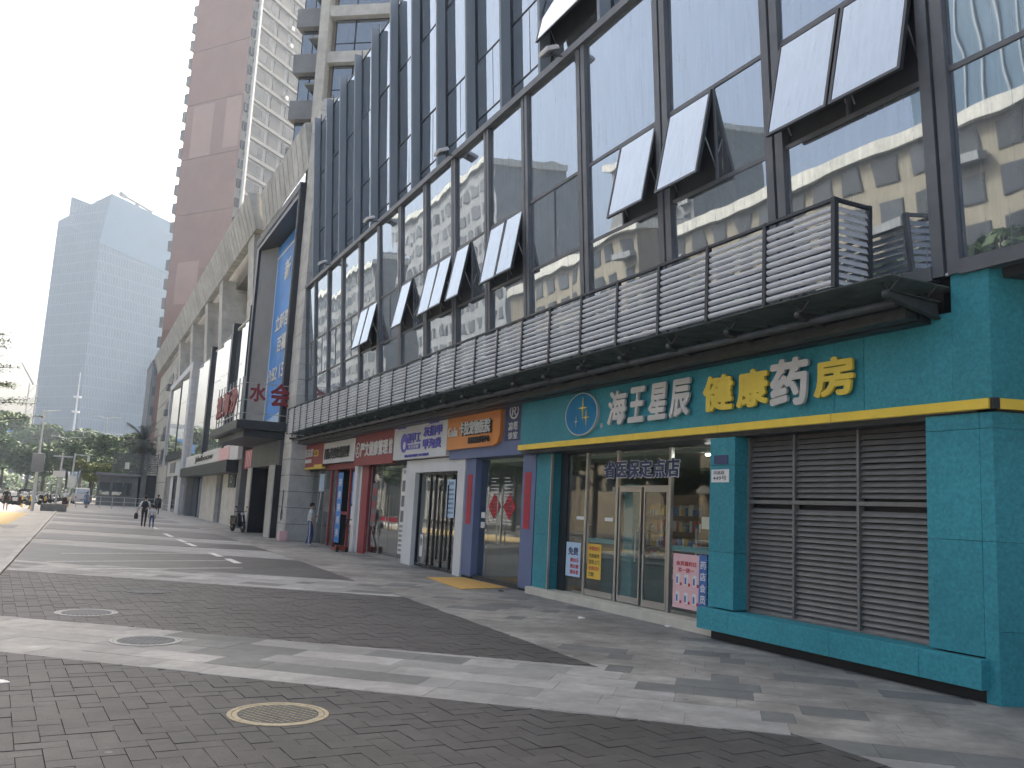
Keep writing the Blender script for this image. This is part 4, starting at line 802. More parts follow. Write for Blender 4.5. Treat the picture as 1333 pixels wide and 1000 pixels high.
# spa entrance at street level
se = thing('spa_entrance', 'dark stone spa entrance with two pale faced pillars under the black canopy', 'entrance', (8.4, 45, 0))
MB().box(8.15, 9.5, 41.22, 48.6, 3.36, 4.52).build('lintel', M['dkstone'], se); MB().box(9.4, 9.5, 41.22, 52.9, 0, 3.35).build('back', M['darkroom'], se)
for y0, y1 in ((47.2, 48.4), (41.24, 42.5)): p = MB().box(8.02, 9.1, y0, y1, 0, 3.35).build('pillar', M['gloss_black'], se); MB().box(7.96, 8.018, y0+.02, y1-.02, 0, 3.34).build('pillar_facing', M['stone_lt'], p)
MB().box(8.7, 8.8, 43.2, 46.6, 0, 3.3).build('inner_pier', M['conc'], se)
gpane(se, 8.9, 48.7, 52.8, .1, 3.3); MB().box(8.8, 9.0, 48.65, 52.85, 3.3, 3.4).build('window_head', M['dkmetal'], se)
for y in (48.7, 50.1, 51.5, 52.8): MB().box(8.85, 8.95, y-.04, y+.04, 0, 3.3).build('window_post', M['dkmetal'], se)
t = thing('red_white_sign', 'faded red and white striped sign board left of the spa pillars', 'sign', (8.5, 50.8, 3.4)); MB().box(8.45, 8.6, 48.75, 52.85, 3.42, 4.5).build('board', M['red'], t)
for k in range(7): MB().box(8.43, 8.449, 49.0+.5*k, 49.22+.5*k, 3.5, 4.42).build('stripe', M['pink'], t)
sc_ = thing('entrance_canopy', 'black box canopy jutting out over the spa entrance', 'canopy', (7.2, 45, 4.6))
MB().box(6.05, 9.2, 40.95, 50.0, 4.88, 5.28).build('upper_tray', M['dkmetal'], sc_, bevel=.02); MB().box(6.45, 9.0, 41.35, 49.6, 4.55, 4.878).build('lower_tray', M['dkmetal'], sc_, bevel=.02)
MB().box(6.2, 9.1, 41.1, 49.8, 5.281, 5.31).build('top_sheet', M['conc'], sc_)
ss = thing('rooftop_sign', 'red raised characters on a steel lattice standing on the black canopy', 'sign', (6.4, 45, 5.3))
for x in (6.25, 7.3, 8.3): MB().box(x-.025, x+.025, 41.05, 41.1, 5.31, 7.3).build('frame_post', M['steel'], ss)
for z in (5.6, 6.2, 7.0): MB().box(6.28, 8.28, 41.06, 41.09, z, z+.035).build('frame_rail', M['steel'], ss)
for k in range(9): MB().box(6.2, 6.25, 41.3+k*.98, 41.35+k*.98, 5.31, 7.3+.02*k).build('frame_post', M['steel'], ss)
for z in (5.6, 6.2, 7.0): MB().box(6.21, 6.24, 41.3, 49.2, z, z+.035).build('frame_rail', M['steel'], ss)
for k in range(8): MB().tube((6.23, 41.3+k*.98, 5.32), (6.23, 42.3+k*.98, 6.2), .012, n=4).build('frame_brace', M['steel'], ss)
letters('水', (6.5, 41.02, 6.15), (1, 0, 0), FV, .75, .85, .05, M['redl'], ss, 'letter', .03); letters('会', (7.45, 41.02, 6.0), (1, 0, 0), FV, .9, 1.1, .05, M['redl'], ss, 'letter', .03)
for k, ch in enumerate('浪淘沙'): letters(ch, (6.17, 48.9-2.4*k, 5.75), FU, FV, 2.0, 1.25, .06, M['redl'], ss, 'letter', .06)
t = thing('cardboard_box', 'pink cardboard box on the ground against the spa pier', 'box', (8.05, 39.2, 0)); MB().box(7.95, 8.28, 38.7, 39.15, .004, .42).build('carton', M['pink'], t); MB().box(7.94, 8.29, 38.9, 38.95, .421, .425).build('tape', M['cream'], t)
# ================================================================ residential towers
def wall_frame(bx, by, az):
    d = Vector((math.sin(az), math.cos(az), 0)); n = Vector((d.y, -d.x, 0))
    return lambda s, z, o: tuple(Vector((bx, by, 0))+d*s+n*o+Vector((0, 0, z)))
tb = thing('near_residential_tower', 'beige banded residential tower with triple windows above the glass podium', 'building', (14, 50, 19.2))
B1 = wall_frame(10.45, 50.0, R_(126))         # to the right, front face; outwards is towards the viewer
def Wn(f): return f
MB().hexa(B1, .0, 14, 19.2, 78, -12, -.3).build('body', M['beige_wall'], tb)
MB().hexa(B1, -.3, .25, 19.2, 78, -.5, .45).build('tiled_column', M['stone_lt'], tb)
for fl in range(19):
    z = 19.6+fl*3.0
    MB().hexa(B1, .26, 14, z-.65, z+.05, -.3, .25).build('spandrel', M['stone'], tb); MB().hexa(B1, 5.2, 14, z+.052, z+2.34, -.3, .1).build('pink_wall', M['tilebrick'], tb)
    w_ = MB().hexa(B1, .5, 5.15, z+.052, z+2.34, -.28, -.2).build('window', M['dkmetal'], tb)
    for a, b in ((.6, 1.75), (1.85, 4.0), (4.1, 5.1)): MB().hexa(B1, a, b, z+.8, z+2.25, -.195, -.17).build('pane', M['win'], w_); MB().hexa(B1, a, b, z+.12, z+.72, -.195, -.17).build('pane', M['win'], w_)
    # grey bays left of the column
    MB().hexa(B1, -2.0, -.31, z-1.1, z+.1, -2, .0).build('bay_box', M['grey_wall'], tb); w2 = MB().hexa(B1, -1.8, -.31, z+.102, z+1.88, -2, -.5).build('bay_window', M['dkmetal'], tb)
    for a, b in ((-1.72, -1.1), (-1.02, -.4)): MB().hexa(B1, a, b, z+.2, z+1.8, -.495, -.47).build('pane', M['win'], w2)
    MB().hexa(B1, -1.0, -.35, z+.9, z+1.0, -.46, .35).build('air_ledge', M['grey_wall'], tb)
ta = thing('far_residential_tower', 'tall pink brown residential tower with a blank end wall and window columns', 'building', (20, 135, 0))
cA = onY(316, 150, 130); A1 = wall_frame(cA.x, 130, R_(-36)); A2 = wall_frame(cA.x, 130, R_(48))
def a1(s, z, o): return A1(s, z, -o)         # end wall, outwards to the viewer
bxA = Vector(A1(11.2, 0, 0)); dA2 = Vector((math.sin(R_(48)), math.cos(R_(48)), 0)); dA1 = Vector((math.sin(R_(-36)), math.cos(R_(-36)), 0))
P0 = Vector((cA.x, 130)); c2 = [P0, P0+Vector(dA2.xy)*26, P0+Vector(dA2.xy)*26+Vector(dA1.xy)*12.2, P0+Vector(dA1.xy)*12.2]
MB().prism([tuple(p) for p in c2], 0, 98).build('body', M['grey_wall'], ta)
for k in range(10):
    z0 = 8+k*9.0
    MB().hexa(a1, .05, 12.15, z0+.08, z0+8.95, .0, .12).build('end_wall_panel', M['tilebrick'], ta)
for (s0, s1, z0, z1) in ((6.0, 10.5, 53.2, 61.6), (.4, 3.5, 53.8, 61.8), (5.8, 10.4, 30.0, 36.5), (7.2, 9.2, 24.0, 26.2), (3.6, 5.2, 25.5, 27.3)): MB().hexa(a1, s0, s1, z0, z1, .121, .14).build('pale_patch', M['tilebrick2'], ta)
for fl in range(32):
    z = 2+fl*3.0; MB().hexa(a1, 12.16, 12.9, z+.6, z+2.2, -1.2, .2).build('end_bay', M['grey_wall'], ta)
    if z < 12: continue
    MB().hexa(A2, 1.0, 15, z-.35, z+.15, .0, .35).build('floor_band', M['winframe'], ta)
    for s0, s1 in ((1.6, 5.2), (9.6, 12.6)):
        w_ = MB().hexa(A2, s0, s1, z+.4, z+2.3, .02, .16).build('window', M['winframe'], ta)
        for a, b in ((s0+.15, s0+(s1-s0)*.6), (s0+(s1-s0)*.6+.12, s1-.15)): MB().hexa(A2, a, b, z+.55, z+2.15, .161, .19).build('pane', M['darkpane'], w_)
    MB().hexa(A2, 6.0, 8.6, z+.2, z+2.4, -.0, .08).build('vent_recess', M['dkmetal'], ta)
    if random.random() < .5: MB().hexa(A2, 8.8, 9.5, z+.3, z+.9, .1, .6).build('air_unit', M['whitel'], ta)
    MB().hexa(A2, .02, .75, z+.3, z+1.6, .02, .3).build('side_window', M['darkpane'], ta)
MB().hexa(A2, .8, 1.15, 8, 98, .36, .8).build('white_pier', M['white'], ta)
# ================================================================ office tower far behind
cO = onY(100, 560, 340); of = thing('office_tower', 'pale blue glass office tower with a sloping cut corner and roof crane', 'building', (cO.x+8, 350, 0))
def tower_glass():
    m = bpy.data.materials.new('tower_glass'); m.use_nodes = True; t = m.node_tree; N = t.nodes; L = t.links; b = N['Principled BSDF']
    tc = N.new('ShaderNodeTexCoord'); mp = N.new('ShaderNodeMapping'); L.new(tc.outputs['UV'], mp.inputs[0]); mp.inputs['Scale'].default_value = (.5, .5, .5)
    br = N.new('ShaderNodeTexBrick'); br.offset = .5; br.inputs['Scale'].default_value = 1; br.inputs['Mortar Size'].default_value = .08; br.inputs['Brick Width'].default_value = .6; br.inputs['Row Height'].default_value = 1.9
    br.inputs['Color1'].default_value = (.02, .05, .10, 1); br.inputs['Color2'].default_value = (.035, .075, .14, 1); br.inputs['Mortar'].default_value = (.075, .125, .185, 1); L.new(mp.outputs[0], br.inputs[0])
    L.new(br.outputs[0], b.inputs['Base Color']); b.inputs['Roughness'].default_value = .25; b.inputs['Metallic'].default_value = .0; return m
M['tower'] = tower_glass()
def uvbox(o, dirs):
    uv = o.data.uv_layers.new(name='UVMap')
    for p in o.data.polygons:
        n = p.normal; h = Vector((-n.y, n.x, 0)); h = h.normalized() if h.length > .01 else Vector((1, 0, 0))
        for li in p.loop_indices:
            c = o.data.vertices[o.data.loops[li].vertex_index].co; uv.data[li].uv = (c.dot(h), c.z)
dF = Vector((math.sin(R_(53)), math.cos(R_(53)))); dL = Vector((math.sin(R_(-37)), math.cos(R_(-37)))); c0 = Vector((cO.x, 340))
wF, wL = 43, 25
pC, pR, pL, pB = c0, c0+dF*wF, c0+dL*wL, c0+dF*wF+dL*wL
mid = c0+dL*wL*.55
mb = MB(); Z1, Z2 = 92.0, 109.5
vs_ = [(*pC, 0), (*pR, 0), (*pB, 0), (*pL, 0), (*pC, Z1-1), (*pR, Z2-3), (*pB, Z2-2), (*pL, Z1+9), (*(pC+dF*2.5), Z2)]
mb.add(vs_, [(3, 2, 1, 0), (0, 1, 5, 8, 4), (1, 2, 6, 5), (2, 3, 7, 6), (3, 0, 4, 7), (4, 8, 7), (5, 6, 7, 8)])
o = mb.build('shaft', M['tower'], of); uvbox(o, None)
MB().add([(*(pC+Vector((-.2, -.3))), Z1-2), (*(pR+Vector((.0, -.35))), Z1-6), (*(pR+Vector((.0, -.35))), Z2-3.2), (*(pC+dF*2.6+Vector((-.2, -.3))), Z2-.2), (*(pC+Vector((.2, .3))), Z1-2), (*(pR+Vector((.0, .35))), Z1-6), (*(pR+Vector((.0, .35))), Z2-3.2), (*(pC+dF*2.6+Vector((.2, .3))), Z2-.2)], [(0, 1, 2, 3), (7, 6, 5, 4), (0, 4, 5, 1), (1, 5, 6, 2), (2, 6, 7, 3), (3, 7, 4, 0)]).build('crown_screen', mat('crown_glass', (.05, .11, .19), .3, var=.1, scale=.2), of)
def q3(p, z): return (*p, z)
sb_ = MB(); a_, b_ = pL+dF*4, pL+dF*12; sb_.add([q3(a_, Z1+8), q3(b_, Z1+8), q3(b_+dL*-4, Z1+8), q3(a_, Z2+2.5), q3(b_, Z2+1), q3(b_+dL*-4, Z2+1)], [(0, 1, 2), (3, 5, 4), (0, 3, 4, 1), (1, 4, 5, 2), (2, 5, 3, 0)]); o = sb_.build('roof_blade', M['tower'], of); uvbox(o, None)
cr = pC+dF*20+dL*8; crn = MB(); crn.tube((*cr, Z2-3), (*cr, Z2+3.2), .9); e1, e2 = cr-dF*8, cr+dF*7; crn.tube((*e1, Z2+4.4), (*e2, Z2+2.2), .5); crn.tube((*e2, Z2+2.2), (*(e2+dF*1), Z2+3.4), .3); crn.tube((*e1, Z2+4.5), (*(e1+dF*2.5), Z2+4.0), 1.0); crn.build('roof_crane', M['conc'], of)
MB().prism([tuple(p) for p in (pC+dF*8+dL*8, pC+dF*32+dL*8, pC+dF*32+dL*16, pC+dF*8+dL*16)], Z2-4, Z2+1.2).build('plant_room', M['conc'], of)
# ================================================================ vegetation
def crown_mesh(name, seed, blobs, n, size, m):
    r = random.Random(seed); vs = []; fs = []
    tot = sum(b[3]*b[4]*b[5] for b in blobs)
    for (cx, cy, cz, rx, ry, rz) in blobs:
        k = max(20, int(n*rx*ry*rz/tot))
        for i in range(k):
            while True:
                x, y, z = r.uniform(-1, 1), r.uniform(-1, 1), r.uniform(-1, 1); q = x*x+y*y+z*z
                if .25 < q < 1 and r.random() < q: break
            c = Vector((cx+x*rx, cy+y*ry, cz+z*rz)); s = size*r.uniform(.6, 1.4)
            a = Vector((r.gauss(0, 1), r.gauss(0, 1), r.gauss(0, .6))).normalized(); b = a.orthogonal().normalized(); b = Matrix.Rotation(r.uniform(0, 6.28), 3, a) @ b
            bs = len(vs); vs += [tuple(c-a*s), tuple(c+b*s*.45), tuple(c+a*s), tuple(c-b*s*.45)]; fs.append((bs, bs+1, bs+2, bs+3))
    me = bpy.data.meshes.new(name); me.from_pydata(vs, [], fs); me.materials.append(m); return me
def trunk_mesh(h, r0, spread, seed, nl=6):
    r = random.Random(seed); mb = MB(); mb.path([(0, 0, 0), (.05*h*.2, 0, h*.25), (0, .04*h*.3, h*.5), (.02*h, 0, h*.75)], [r0, r0*.8, r0*.6, r0*.25], 8)
    for k in range(nl):
        a = 2*math.pi*k/nl+r.uniform(-.4, .4); z = h*r.uniform(.35, .6); l = spread*r.uniform(.6, .95)
        mb.path([(0, 0, z), (l*.45*math.cos(a), l*.45*math.sin(a), z+l*.25), (l*math.cos(a), l*math.sin(a), z+l*r.uniform(.25, .5))], [r0*.4, r0*.26, r0*.08], 6)
    return mb
def make_tree(name, label, h, spread, seed, n, size, m, group):
    r = random.Random(seed); t = thing(name, label, 'tree', (0, 0, 0), group); bl_ = [(0, 0, h*.72, spread*.55, spread*.55, h*.22)]
    for k in range(11):
        a = r.uniform(0, 6.28); d = spread*r.uniform(.35, .8); bl_.append((d*math.cos(a), d*math.sin(a), h*r.uniform(.5, .9), spread*r.uniform(.2, .4), spread*r.uniform(.2, .4), h*r.uniform(.06, .12)))
    trunk_mesh(h, .025*h, spread, seed).build('trunk', M['bark'], t); o = bpy.data.objects.new('crown', crown_mesh('crown', seed, bl_, n, size, m)); sc.collection.objects.link(o); o.parent = t
    return t
G1 = 'trees along the street behind the parked bikes'
tr = [make_tree('street_tree', 'dark green broad tree in the row behind the parked bikes', 9, 5, 11, 7000, .32, M['leaf'], G1), make_tree('street_tree', 'dark green broad tree in the row behind the parked bikes', 9.5, 4.6, 12, 7000, .32, M['leaf'], G1),
      make_tree('yellowish_tree', 'yellow green tree standing among the darker street trees', 8.5, 3.8, 13, 6000, .3, M['leaf2'], 'yellow green trees among the street trees')]
spots = [(0, -13.5, 128, 1.0), (1, -10.5, 150, 1.0), (1, -15, 165, 1.25), (0, -6.8, 140, .92), (2, -5.5, 163, 1.12), (1, -2, 150, 1.05), (0, 1.5, 172, 1.35), (2, 1.6, 140, .72), (0, 5.5, 160, 1.25), (1, 8.5, 182, 1.45), (1, 3.4, 150, .8), (0, -20, 190, 1.4), (1, 14.5, 160, .9), (0, -7, 205, 1.7), (1, 0, 215, 1.7)]
TL = ['broad dark tree beside the turquoise cabin', 'dark tree between the cabin and the tall lamp pole', 'tall dark tree behind the one beside the turquoise cabin', 'dark tree right behind the tall lamp pole with the control box', 'yellow green tree standing behind the camera pole', 'dark tree behind the rider in the white shirt', 'tall tree rising behind the double-armed lamp post', 'low yellow green tree left of the kiosk', 'tall tree rising behind the tallest lamp post', 'very tall dark tree behind the palm', 'small dark tree next to the slatted screen of the kiosk', 'far dark tree before the blue hoarding', 'dark tree beside the palm near the podium end wall', 'very tall far tree before the foot of the office tower', 'tallest far tree below the office tower']
seen = set()
for (k, x, y, s), lb in zip(spots, TL):
    if k not in seen: o = tr[k]; seen.add(k)
    else: o = copy_tree(tr[k])
    o.location = (x, y, -.05); o.rotation_euler = (0, 0, random.uniform(0, 6.28)); o.scale = (s, s, s); o['label'] = lb
# feathery tree whose branch tips reach in from the left
r = random.Random(5); lt = thing('feathery_tree', 'tree with layered feathery twigs reaching in over the pavement', 'tree', (-5.5, 45, 0)); mb = MB(); mb.path([(-5.5, 45, 0), (-5.55, 45, 4), (-5.45, 45, 8.5)], [.16, .12, .05]); tips = []
for lay in range(6):
    z = 4.6+lay*.75
    for k in range(7):
        a = 6.28*k/7+r.uniform(-.4, .4); l = (3.6-.35*lay)*r.uniform(.75, 1.1); e = (-5.5+l*math.cos(a), 45+l*math.sin(a), z+r.uniform(0, .5)); mb.path([(-5.5, 45, z-.2), ((-5.5+e[0])/2, (45+e[1])/2, z+.05), e], [.04, .025, .008], 5); tips.append((e, a, l))
mb.build('trunk', M['bark'], lt)
vs_ = []; fs_ = []
for (e, a, l) in tips:
    for j in range(240):
        f = r.uniform(.35, 1.05); c = Vector((-5.5+(e[0]+5.5)*f+r.gauss(0, .16), 45+(e[1]-45)*f+r.gauss(0, .16), e[2]-.15*(1-f)+r.gauss(0, .06))); d = Vector((r.gauss(0, 1), r.gauss(0, 1), r.gauss(0, .3))).normalized(); b = d.cross(Vector((0, 0, 1))).normalized(); s = r.uniform(.05, .10); k = len(vs_); vs_ += [tuple(c-d*s), tuple(c+b*s*.4), tuple(c+d*s), tuple(c-b*s*.4)]; fs_.append((k, k+1, k+2, k+3))
MB().add(vs_, fs_).build('crown', M['leaf'], lt)
# palm
pm = thing('palm_tree', 'palm tree with drooping fronds behind the slatted kiosk', 'tree', (6.9, 124, 0)); mb = MB(); mb.path([(6.9, 124, 0), (6.95, 124, 3), (6.85, 124, 8.3)], [.34, .28, .3], 10); mb.build('trunk', M['bark'], pm); cr_ = MB(); r = random.Random(9)
for k in range(44):
    a = r.uniform(0, 6.28); el = r.uniform(-.5, 1.35); L_ = r.uniform(3.3, 4.7); pts = []
    for j in range(9):
        f = j/8; rr = L_*f*math.cos(el*(1-.2*f)); z = 8.3+L_*f*math.sin(el)-1.5*f*f*(1.2-.3*math.sin(el)); pts.append(Vector((6.9+rr*math.cos(a), 124+rr*math.sin(a), z)))
    sd = Vector((-math.sin(a), math.cos(a), 0))
    for j in range(1, 8):
        for s_ in (-1, 1):
            for q in (0, .5):
                c = pts[j].lerp(pts[j+1], q); d = (pts[j+1]-pts[j]).normalized(); tip = c+sd*s_*(.75*(1-.5*abs(j/8-.4)))+d*.45+Vector((0, 0, -.25)); cr_.add([c-d*.08, c+d*.08, tip], [(0, 1, 2)])
cr_.build('crown', mat('palm_leaf', (.034, .05, .034), .6, var=.3), pm)
# ================================================================ far street furniture
def lamp(base, top, Y, label, arms=True, name='street_lamp', r=.09):
    b = onY(*base, Y); t_ = onY(*top, Y); h = t_.z; x = (b.x+t_.x)/2
    t = thing(name, label, 'street lamp', (x, Y, 0)); MB().tube((x, Y, -.04), (x, Y, h), r*1.3, r*.6, 8).build('pole', M['louvre'], t)
    if arms:
        for s_ in (-1, 1): MB().path([(x, Y, h-.25), (x+s_*.9, Y, h), (x+s_*1.7, Y, h+.05)], .05, 6).build('arm', M['louvre'], t); MB().box(x+s_*1.7-.45, x+s_*1.7+.45, Y-.15, Y+.15, h, h+.1).build('lamp_head', M['whitel'], t)
    return t, x, h
t, x, h = lamp((43, 665), (57, 534), 75, 'tall tapered lamp pole with a grey control box at head height', False); MB().box(x-.42, x+.42, 74.6, 74.95, 2.9, 4.3).build('control_box', M['grey_wall'], t, bevel=.03); MB().path([(x, 75, h-.1), (x+1.1, 75, h+.1)], .04).build('arm', M['louvre'], t)
lamp((80, 645), (84, 569), 150, 'tall lamp post just behind the camera pole'); lamp((102, 640), (106, 561), 172, 'tall double-armed lamp post rising in front of the yellow green tree'); lamp((130, 640), (138, 543), 158, 'tallest double-armed lamp post left of the palm'); lamp((142, 640), (143, 565), 200, 'thin far lamp post beside the tallest double-armed one')
cp = thing('camera_pole', 'short camera pole with a white box standing in a square concrete block', 'pole', (-1.65, 77, 0)); MB().box(-2.55, -.75, 76.4, 77.6, -.004, .55).build('block', M['conc'], cp, bevel=.02); MB().tube((-1.6, 77, .55), (-1.45, 77, 4.35), .07).build('pole', M['louvre'], cp); MB().box(-2.0, -1.15, 76.7, 76.95, 2.65, 3.1).build('box', M['whitel'], cp); MB().box(-2.1, -.75, 76.9, 77.1, 4.2, 4.3).build('bar', M['louvre'], cp)
cp = thing('camera_pole', 'pole with a rectangular arm and white cabinet near the parked van', 'pole', (-.6, 100, 0)); MB().tube((-.9, 100, 0), (-.8, 100, 5.4), .08).build('pole', M['louvre'], cp); MB().box(-.8, .5, 99.95, 100.05, 5.2, 5.3).build('arm', M['louvre'], cp); MB().box(.35, .6, 99.8, 100.2, 4.6, 5.19).build('camera', M['whitel'], cp); MB().box(-1.2, -.5, 99.7, 99.9, 1.9, 3.1).build('cabinet', M['whitel'], cp)
# kiosk with slatted screens, railing
kk = thing('kiosk', 'low grey kiosk with dark windows topped by slatted screens', 'kiosk', (6, 117, 0))
MB().box(1.9, 6.3, 116, 120, 0, 3.6).build('wall', M['conc'], kk); MB().box(1.6, 6.5, 115.7, 120.3, 3.62, 3.95).build('roof', M['grey_wall'], kk)
for a, b in ((2.1, 3.2), (3.5, 4.6), (4.7, 5.6)): MB().box(a, b, 115.9, 115.99, 1.3, 2.8).build('window', M['win'], kk)
MB().box(6.5, 10.8, 116.5, 121, 0, 3.9).build('wall', M['darkroom'], kk); MB().box(6.6, 7.2, 116.2, 116.49, 0, 3.9).build('pier', M['conc'], kk); MB().box(10.0, 10.6, 116.2, 116.49, 0, 3.9).build('pier', M['conc'], kk)
for k in range(11): MB().box(3.3, 10.8, 115.9, 115.98, 4.1+.22*k, 4.2+.22*k).build('slat', M['mullion'], kk)
for x in (3.3, 5.8, 8.3, 10.8): MB().box(x-.05, x+.05, 115.99, 116.1, 3.96, 6.6).build('slat_post', M['mullion'], kk)
for i in range(3): MB().box(9.0+i*.6, 9.5+i*.6, 115.8, 115.89, 4.6, 5.9).build('lattice_panel', M['louvre'], kk)
MB().box(4.6, 5.1, 115.8, 115.89, 4.5, 5.3).build('notice', M['whitel'], kk)
rl = thing('railing', 'grey metal railing across the plaza in front of the kiosk', 'railing', (5, 98, 0))
for i in range(9): x = -.2+i*1.1; MB().tube((x, 98, 0), (x, 98, 1.15), .035, n=6).build('post', M['louvre'], rl)
for z in (.25, .65, 1.12): MB().box(-.2, 8.6, 97.97, 98.03, z, z+.05).build('rail', M['louvre'], rl)
# bollards
b0 = thing('bollard', 'yellow and black bollard on the pavement edge', 'bollard', (-3.45, 81, 0), 'bollards along the pavement edge'); MB().lathe([(.13, 0), (.13, .1), (.07, .12), (.065, .92), (.03, 1.0)], (-3.45, 81, 0), 12).build('post', M['yelp'], b0, smooth=False); MB().lathe([(.075, .3), (.075, .62)], (-3.45, 81, 0), 12).build('band', M['rubber'], b0)
for x, y in ((-2.6, 87), (-1.9, 94), (-4.4, 88), (-.9, 96)): clone(b0, (x, y, 0))
# ================================================================ scooters and bikes
def make_scooter(name, label, cat, bodym, loc, rz, box=True, group=None, detail=True):
    t = thing(name, label, cat, (0, 0, 0), group)
    for x in (-.62, .62):
        w_ = MB().lathe([(.10, -.045), (.2, -.055), (.25, -.03), (.25, .03), (.2, .055), (.10, .045)], (x, 0, .25), 18, 'y').build('wheel', M['rubber'], t, smooth=True)
        if detail: MB().lathe([(.03, -.05), (.11, -.035), (.11, .035), (.03, .05)], (x, 0, .25), 12, 'y').build('rim', M['steel'], w_)
    b = MB(); b.hexa(lambda u, v, z: (u, v*(.9 if z > .6 else 1), z+(.12*(u+.3) if u < 0 else 0)*0), -.72, -.05, -.16, .16, .38, .72).hexa(lambda u, v, z: (u, v, z), -.06, .38, -.15, .15, .28, .36)
    b.hexa(lambda u, v, z: (u-.28*(z-.3), v*(1.1-.3*(z-.3)), z), .34, .46, -.2, .2, .3, .95); b.hexa(lambda u, v, z: (u, v, z), .45, .85, -.07, .07, .5, .54)
    b.build('body', bodym, t, bevel=.03); MB().hexa(lambda u, v, z: (u, v*(.75+.25*(-u)), z), -.75, .02, -.16, .16, .721, .82).build('seat', M['rubber'], t, bevel=.025)
    MB().path([(.62, 0, .25), (.5, 0, .6), (.34, 0, 1.02)], [.03, .03, .025], 6).build('fork', M['steel'], t)
    hb = MB().path([(.22, -.34, 1.05), (.33, -.15, 1.04), (.33, .15, 1.04), (.22, .34, 1.05)], .016, 6).build('handlebar', M['rubber'], t)
    for s_ in (-1, 1): MB().tube((.3, s_*.2, 1.05), (.26, s_*.28, 1.25), .008, n=4).ball((.25, s_*.29, 1.28), .02, .06, .04, 8, 5).build('mirror', M['rubber'], hb)
    MB().ball((.42, 0, .93), .06, .1, .07, 10, 6).build('headlight', M['gloss_white'], t, smooth=True)
    MB().box(-.80, -.72, -.08, .08, .52, .6).build('tail_light', M['redp'], t)
    if detail: MB().path([(-.05, .15, .35), (-.02, .24, .0+.01)], .012, 5).build('side_stand', M['steel'], t)
    if box: MB().box(-.98, -.52, -.22, .22, .84, 1.22).build('top_box', box if not isinstance(box, bool) else bodym, t, bevel=.03)
    t.location = loc; t.rotation_euler = (0, 0, rz); return t
make_scooter('scooter', 'black electric scooter parked by the spa pillars', 'scooter', M['gloss_black'], (7.55, 47.3, 0), R_(-75), False)
bk = [make_scooter('parked_scooter', 'dark parked scooter in the long row beside the road', 'scooter', M['gloss_black'], (-4.6, 96, 0), R_(15), False, 'scooters parked in a row beside the road', False), make_scooter('parked_scooter', 'white parked scooter in the long row beside the road', 'scooter', M['gloss_white'], (-4.9, 97.5, 0), R_(12), M['gloss_white'], 'white scooters parked in a row beside the road', False)]
for i in range(26):
    k = i % 3 == 1; f = i/26; clone(bk[k], (-4.4-.6*(i % 4)+f*1.8, 94+i*1.9, 0), R_(random.uniform(0, 40)))
# parked car and van beyond the bikes
def make_car(name, label, cat, bodym, loc, rz, L_, W_, H_, van=False):
    t = thing(name, label, cat, (0, 0, 0)); h = L_/2; w_ = W_/2
    prof = [(-h, .35), (-h, .85), (-h+.15, .95*H_*.66), (-h+.5, H_*.97), (h*.25 if not van else h-.9, H_), (h*.55 if not van else h-.25, H_*.66), (h-.1, H_*.55), (h, .75), (h, .35)]
    n = len(prof); b = MB(); b.add([(x, -w_*(1 if z < H_*.62 else .86), z) for x, z in prof]+[(x, w_*(1 if z < H_*.62 else .86), z) for x, z in prof], [tuple(range(n)), tuple(range(n, 2*n))]+[(k, (k+1) % n, n+(k+1) % n, n+k) for k in range(n)]); b.build('body', bodym, t, bevel=.03)
    for s_ in (-1, 1): MB().box(-h+.5, h*.2, s_*w_*.93-.02, s_*w_*.93+.02, H_*.66, H_*.9).build('side_window', M['win'], t)
    MB().hexa(lambda y, z, q: (-h+.15+(z-H_*.64)/(H_*.33)*.35-q, y, z), -w_*.75, w_*.75, H_*.68, H_*.92, .01, .03).build('rear_window', M['win'], t)
    for x in (-h*.62, h*.62):
        for s_ in (-1, 1): wh = MB().lathe([(.2, -.1), (.32, -.1), (.33, 0), (.32, .1), (.2, .1)], (x, s_*w_*.92, .33), 16, 'y').build('wheel', M['rubber'], t); MB().lathe([(.05, -.11), (.2, -.105), (.2, .105), (.05, .11)], (x, s_*w_*.92, .33), 10, 'y').build('rim', M['steel'], wh)
    for s_ in (-1, 1): MB().box(-h-.02, -h+.05, s_*w_*.8-.12, s_*w_*.8+.12, .75, .95).build('tail_light', M['redp'], t); MB().box(h-.05, h+.02, s_*w_*.75-.15, s_*w_*.75+.15, .62, .75).build('headlight', M['gloss_white'], t)
    MB().box(-h-.03, -h+.02, -.25, .25, .5, .62).build('number_plate', M['bluep'], t); t.location = loc; t.rotation_euler = (0, 0, rz); return t
make_car('van', 'white van parked behind the railing left of the kiosk', 'van', M['gloss_white'], (.2, 122, -.04), R_(95), 4.8, 1.8, 2.0, True)
make_car('parked_car', 'pale grey car standing at the roadside beyond the bollards', 'car', M['gloss_white'], (-8.6, 112, -.04), R_(88), 4.4, 1.75, 1.5); make_car('parked_car', 'dark car standing at the roadside behind the scooters', 'car', M['gloss_black'], (-6.6, 140, -.04), R_(88), 4.4, 1.75, 1.5)
bc = thing('blue_cabinet', 'turquoise roadside cabin at the pavement edge', 'cabin', (-9.2, 100, 0)); MB().box(-10.4, -8.0, 99, 101.5, -.04, 3.0).build('body', M['teal'], bc, bevel=.04); MB().box(-10.5, -7.9, 98.9, 101.6, 3.01, 3.2).build('roof', M['whitel'], bc); MB().box(-9.6, -8.7, 98.95, 98.99, .4, 2.4).build('door', M['cyan'], bc)
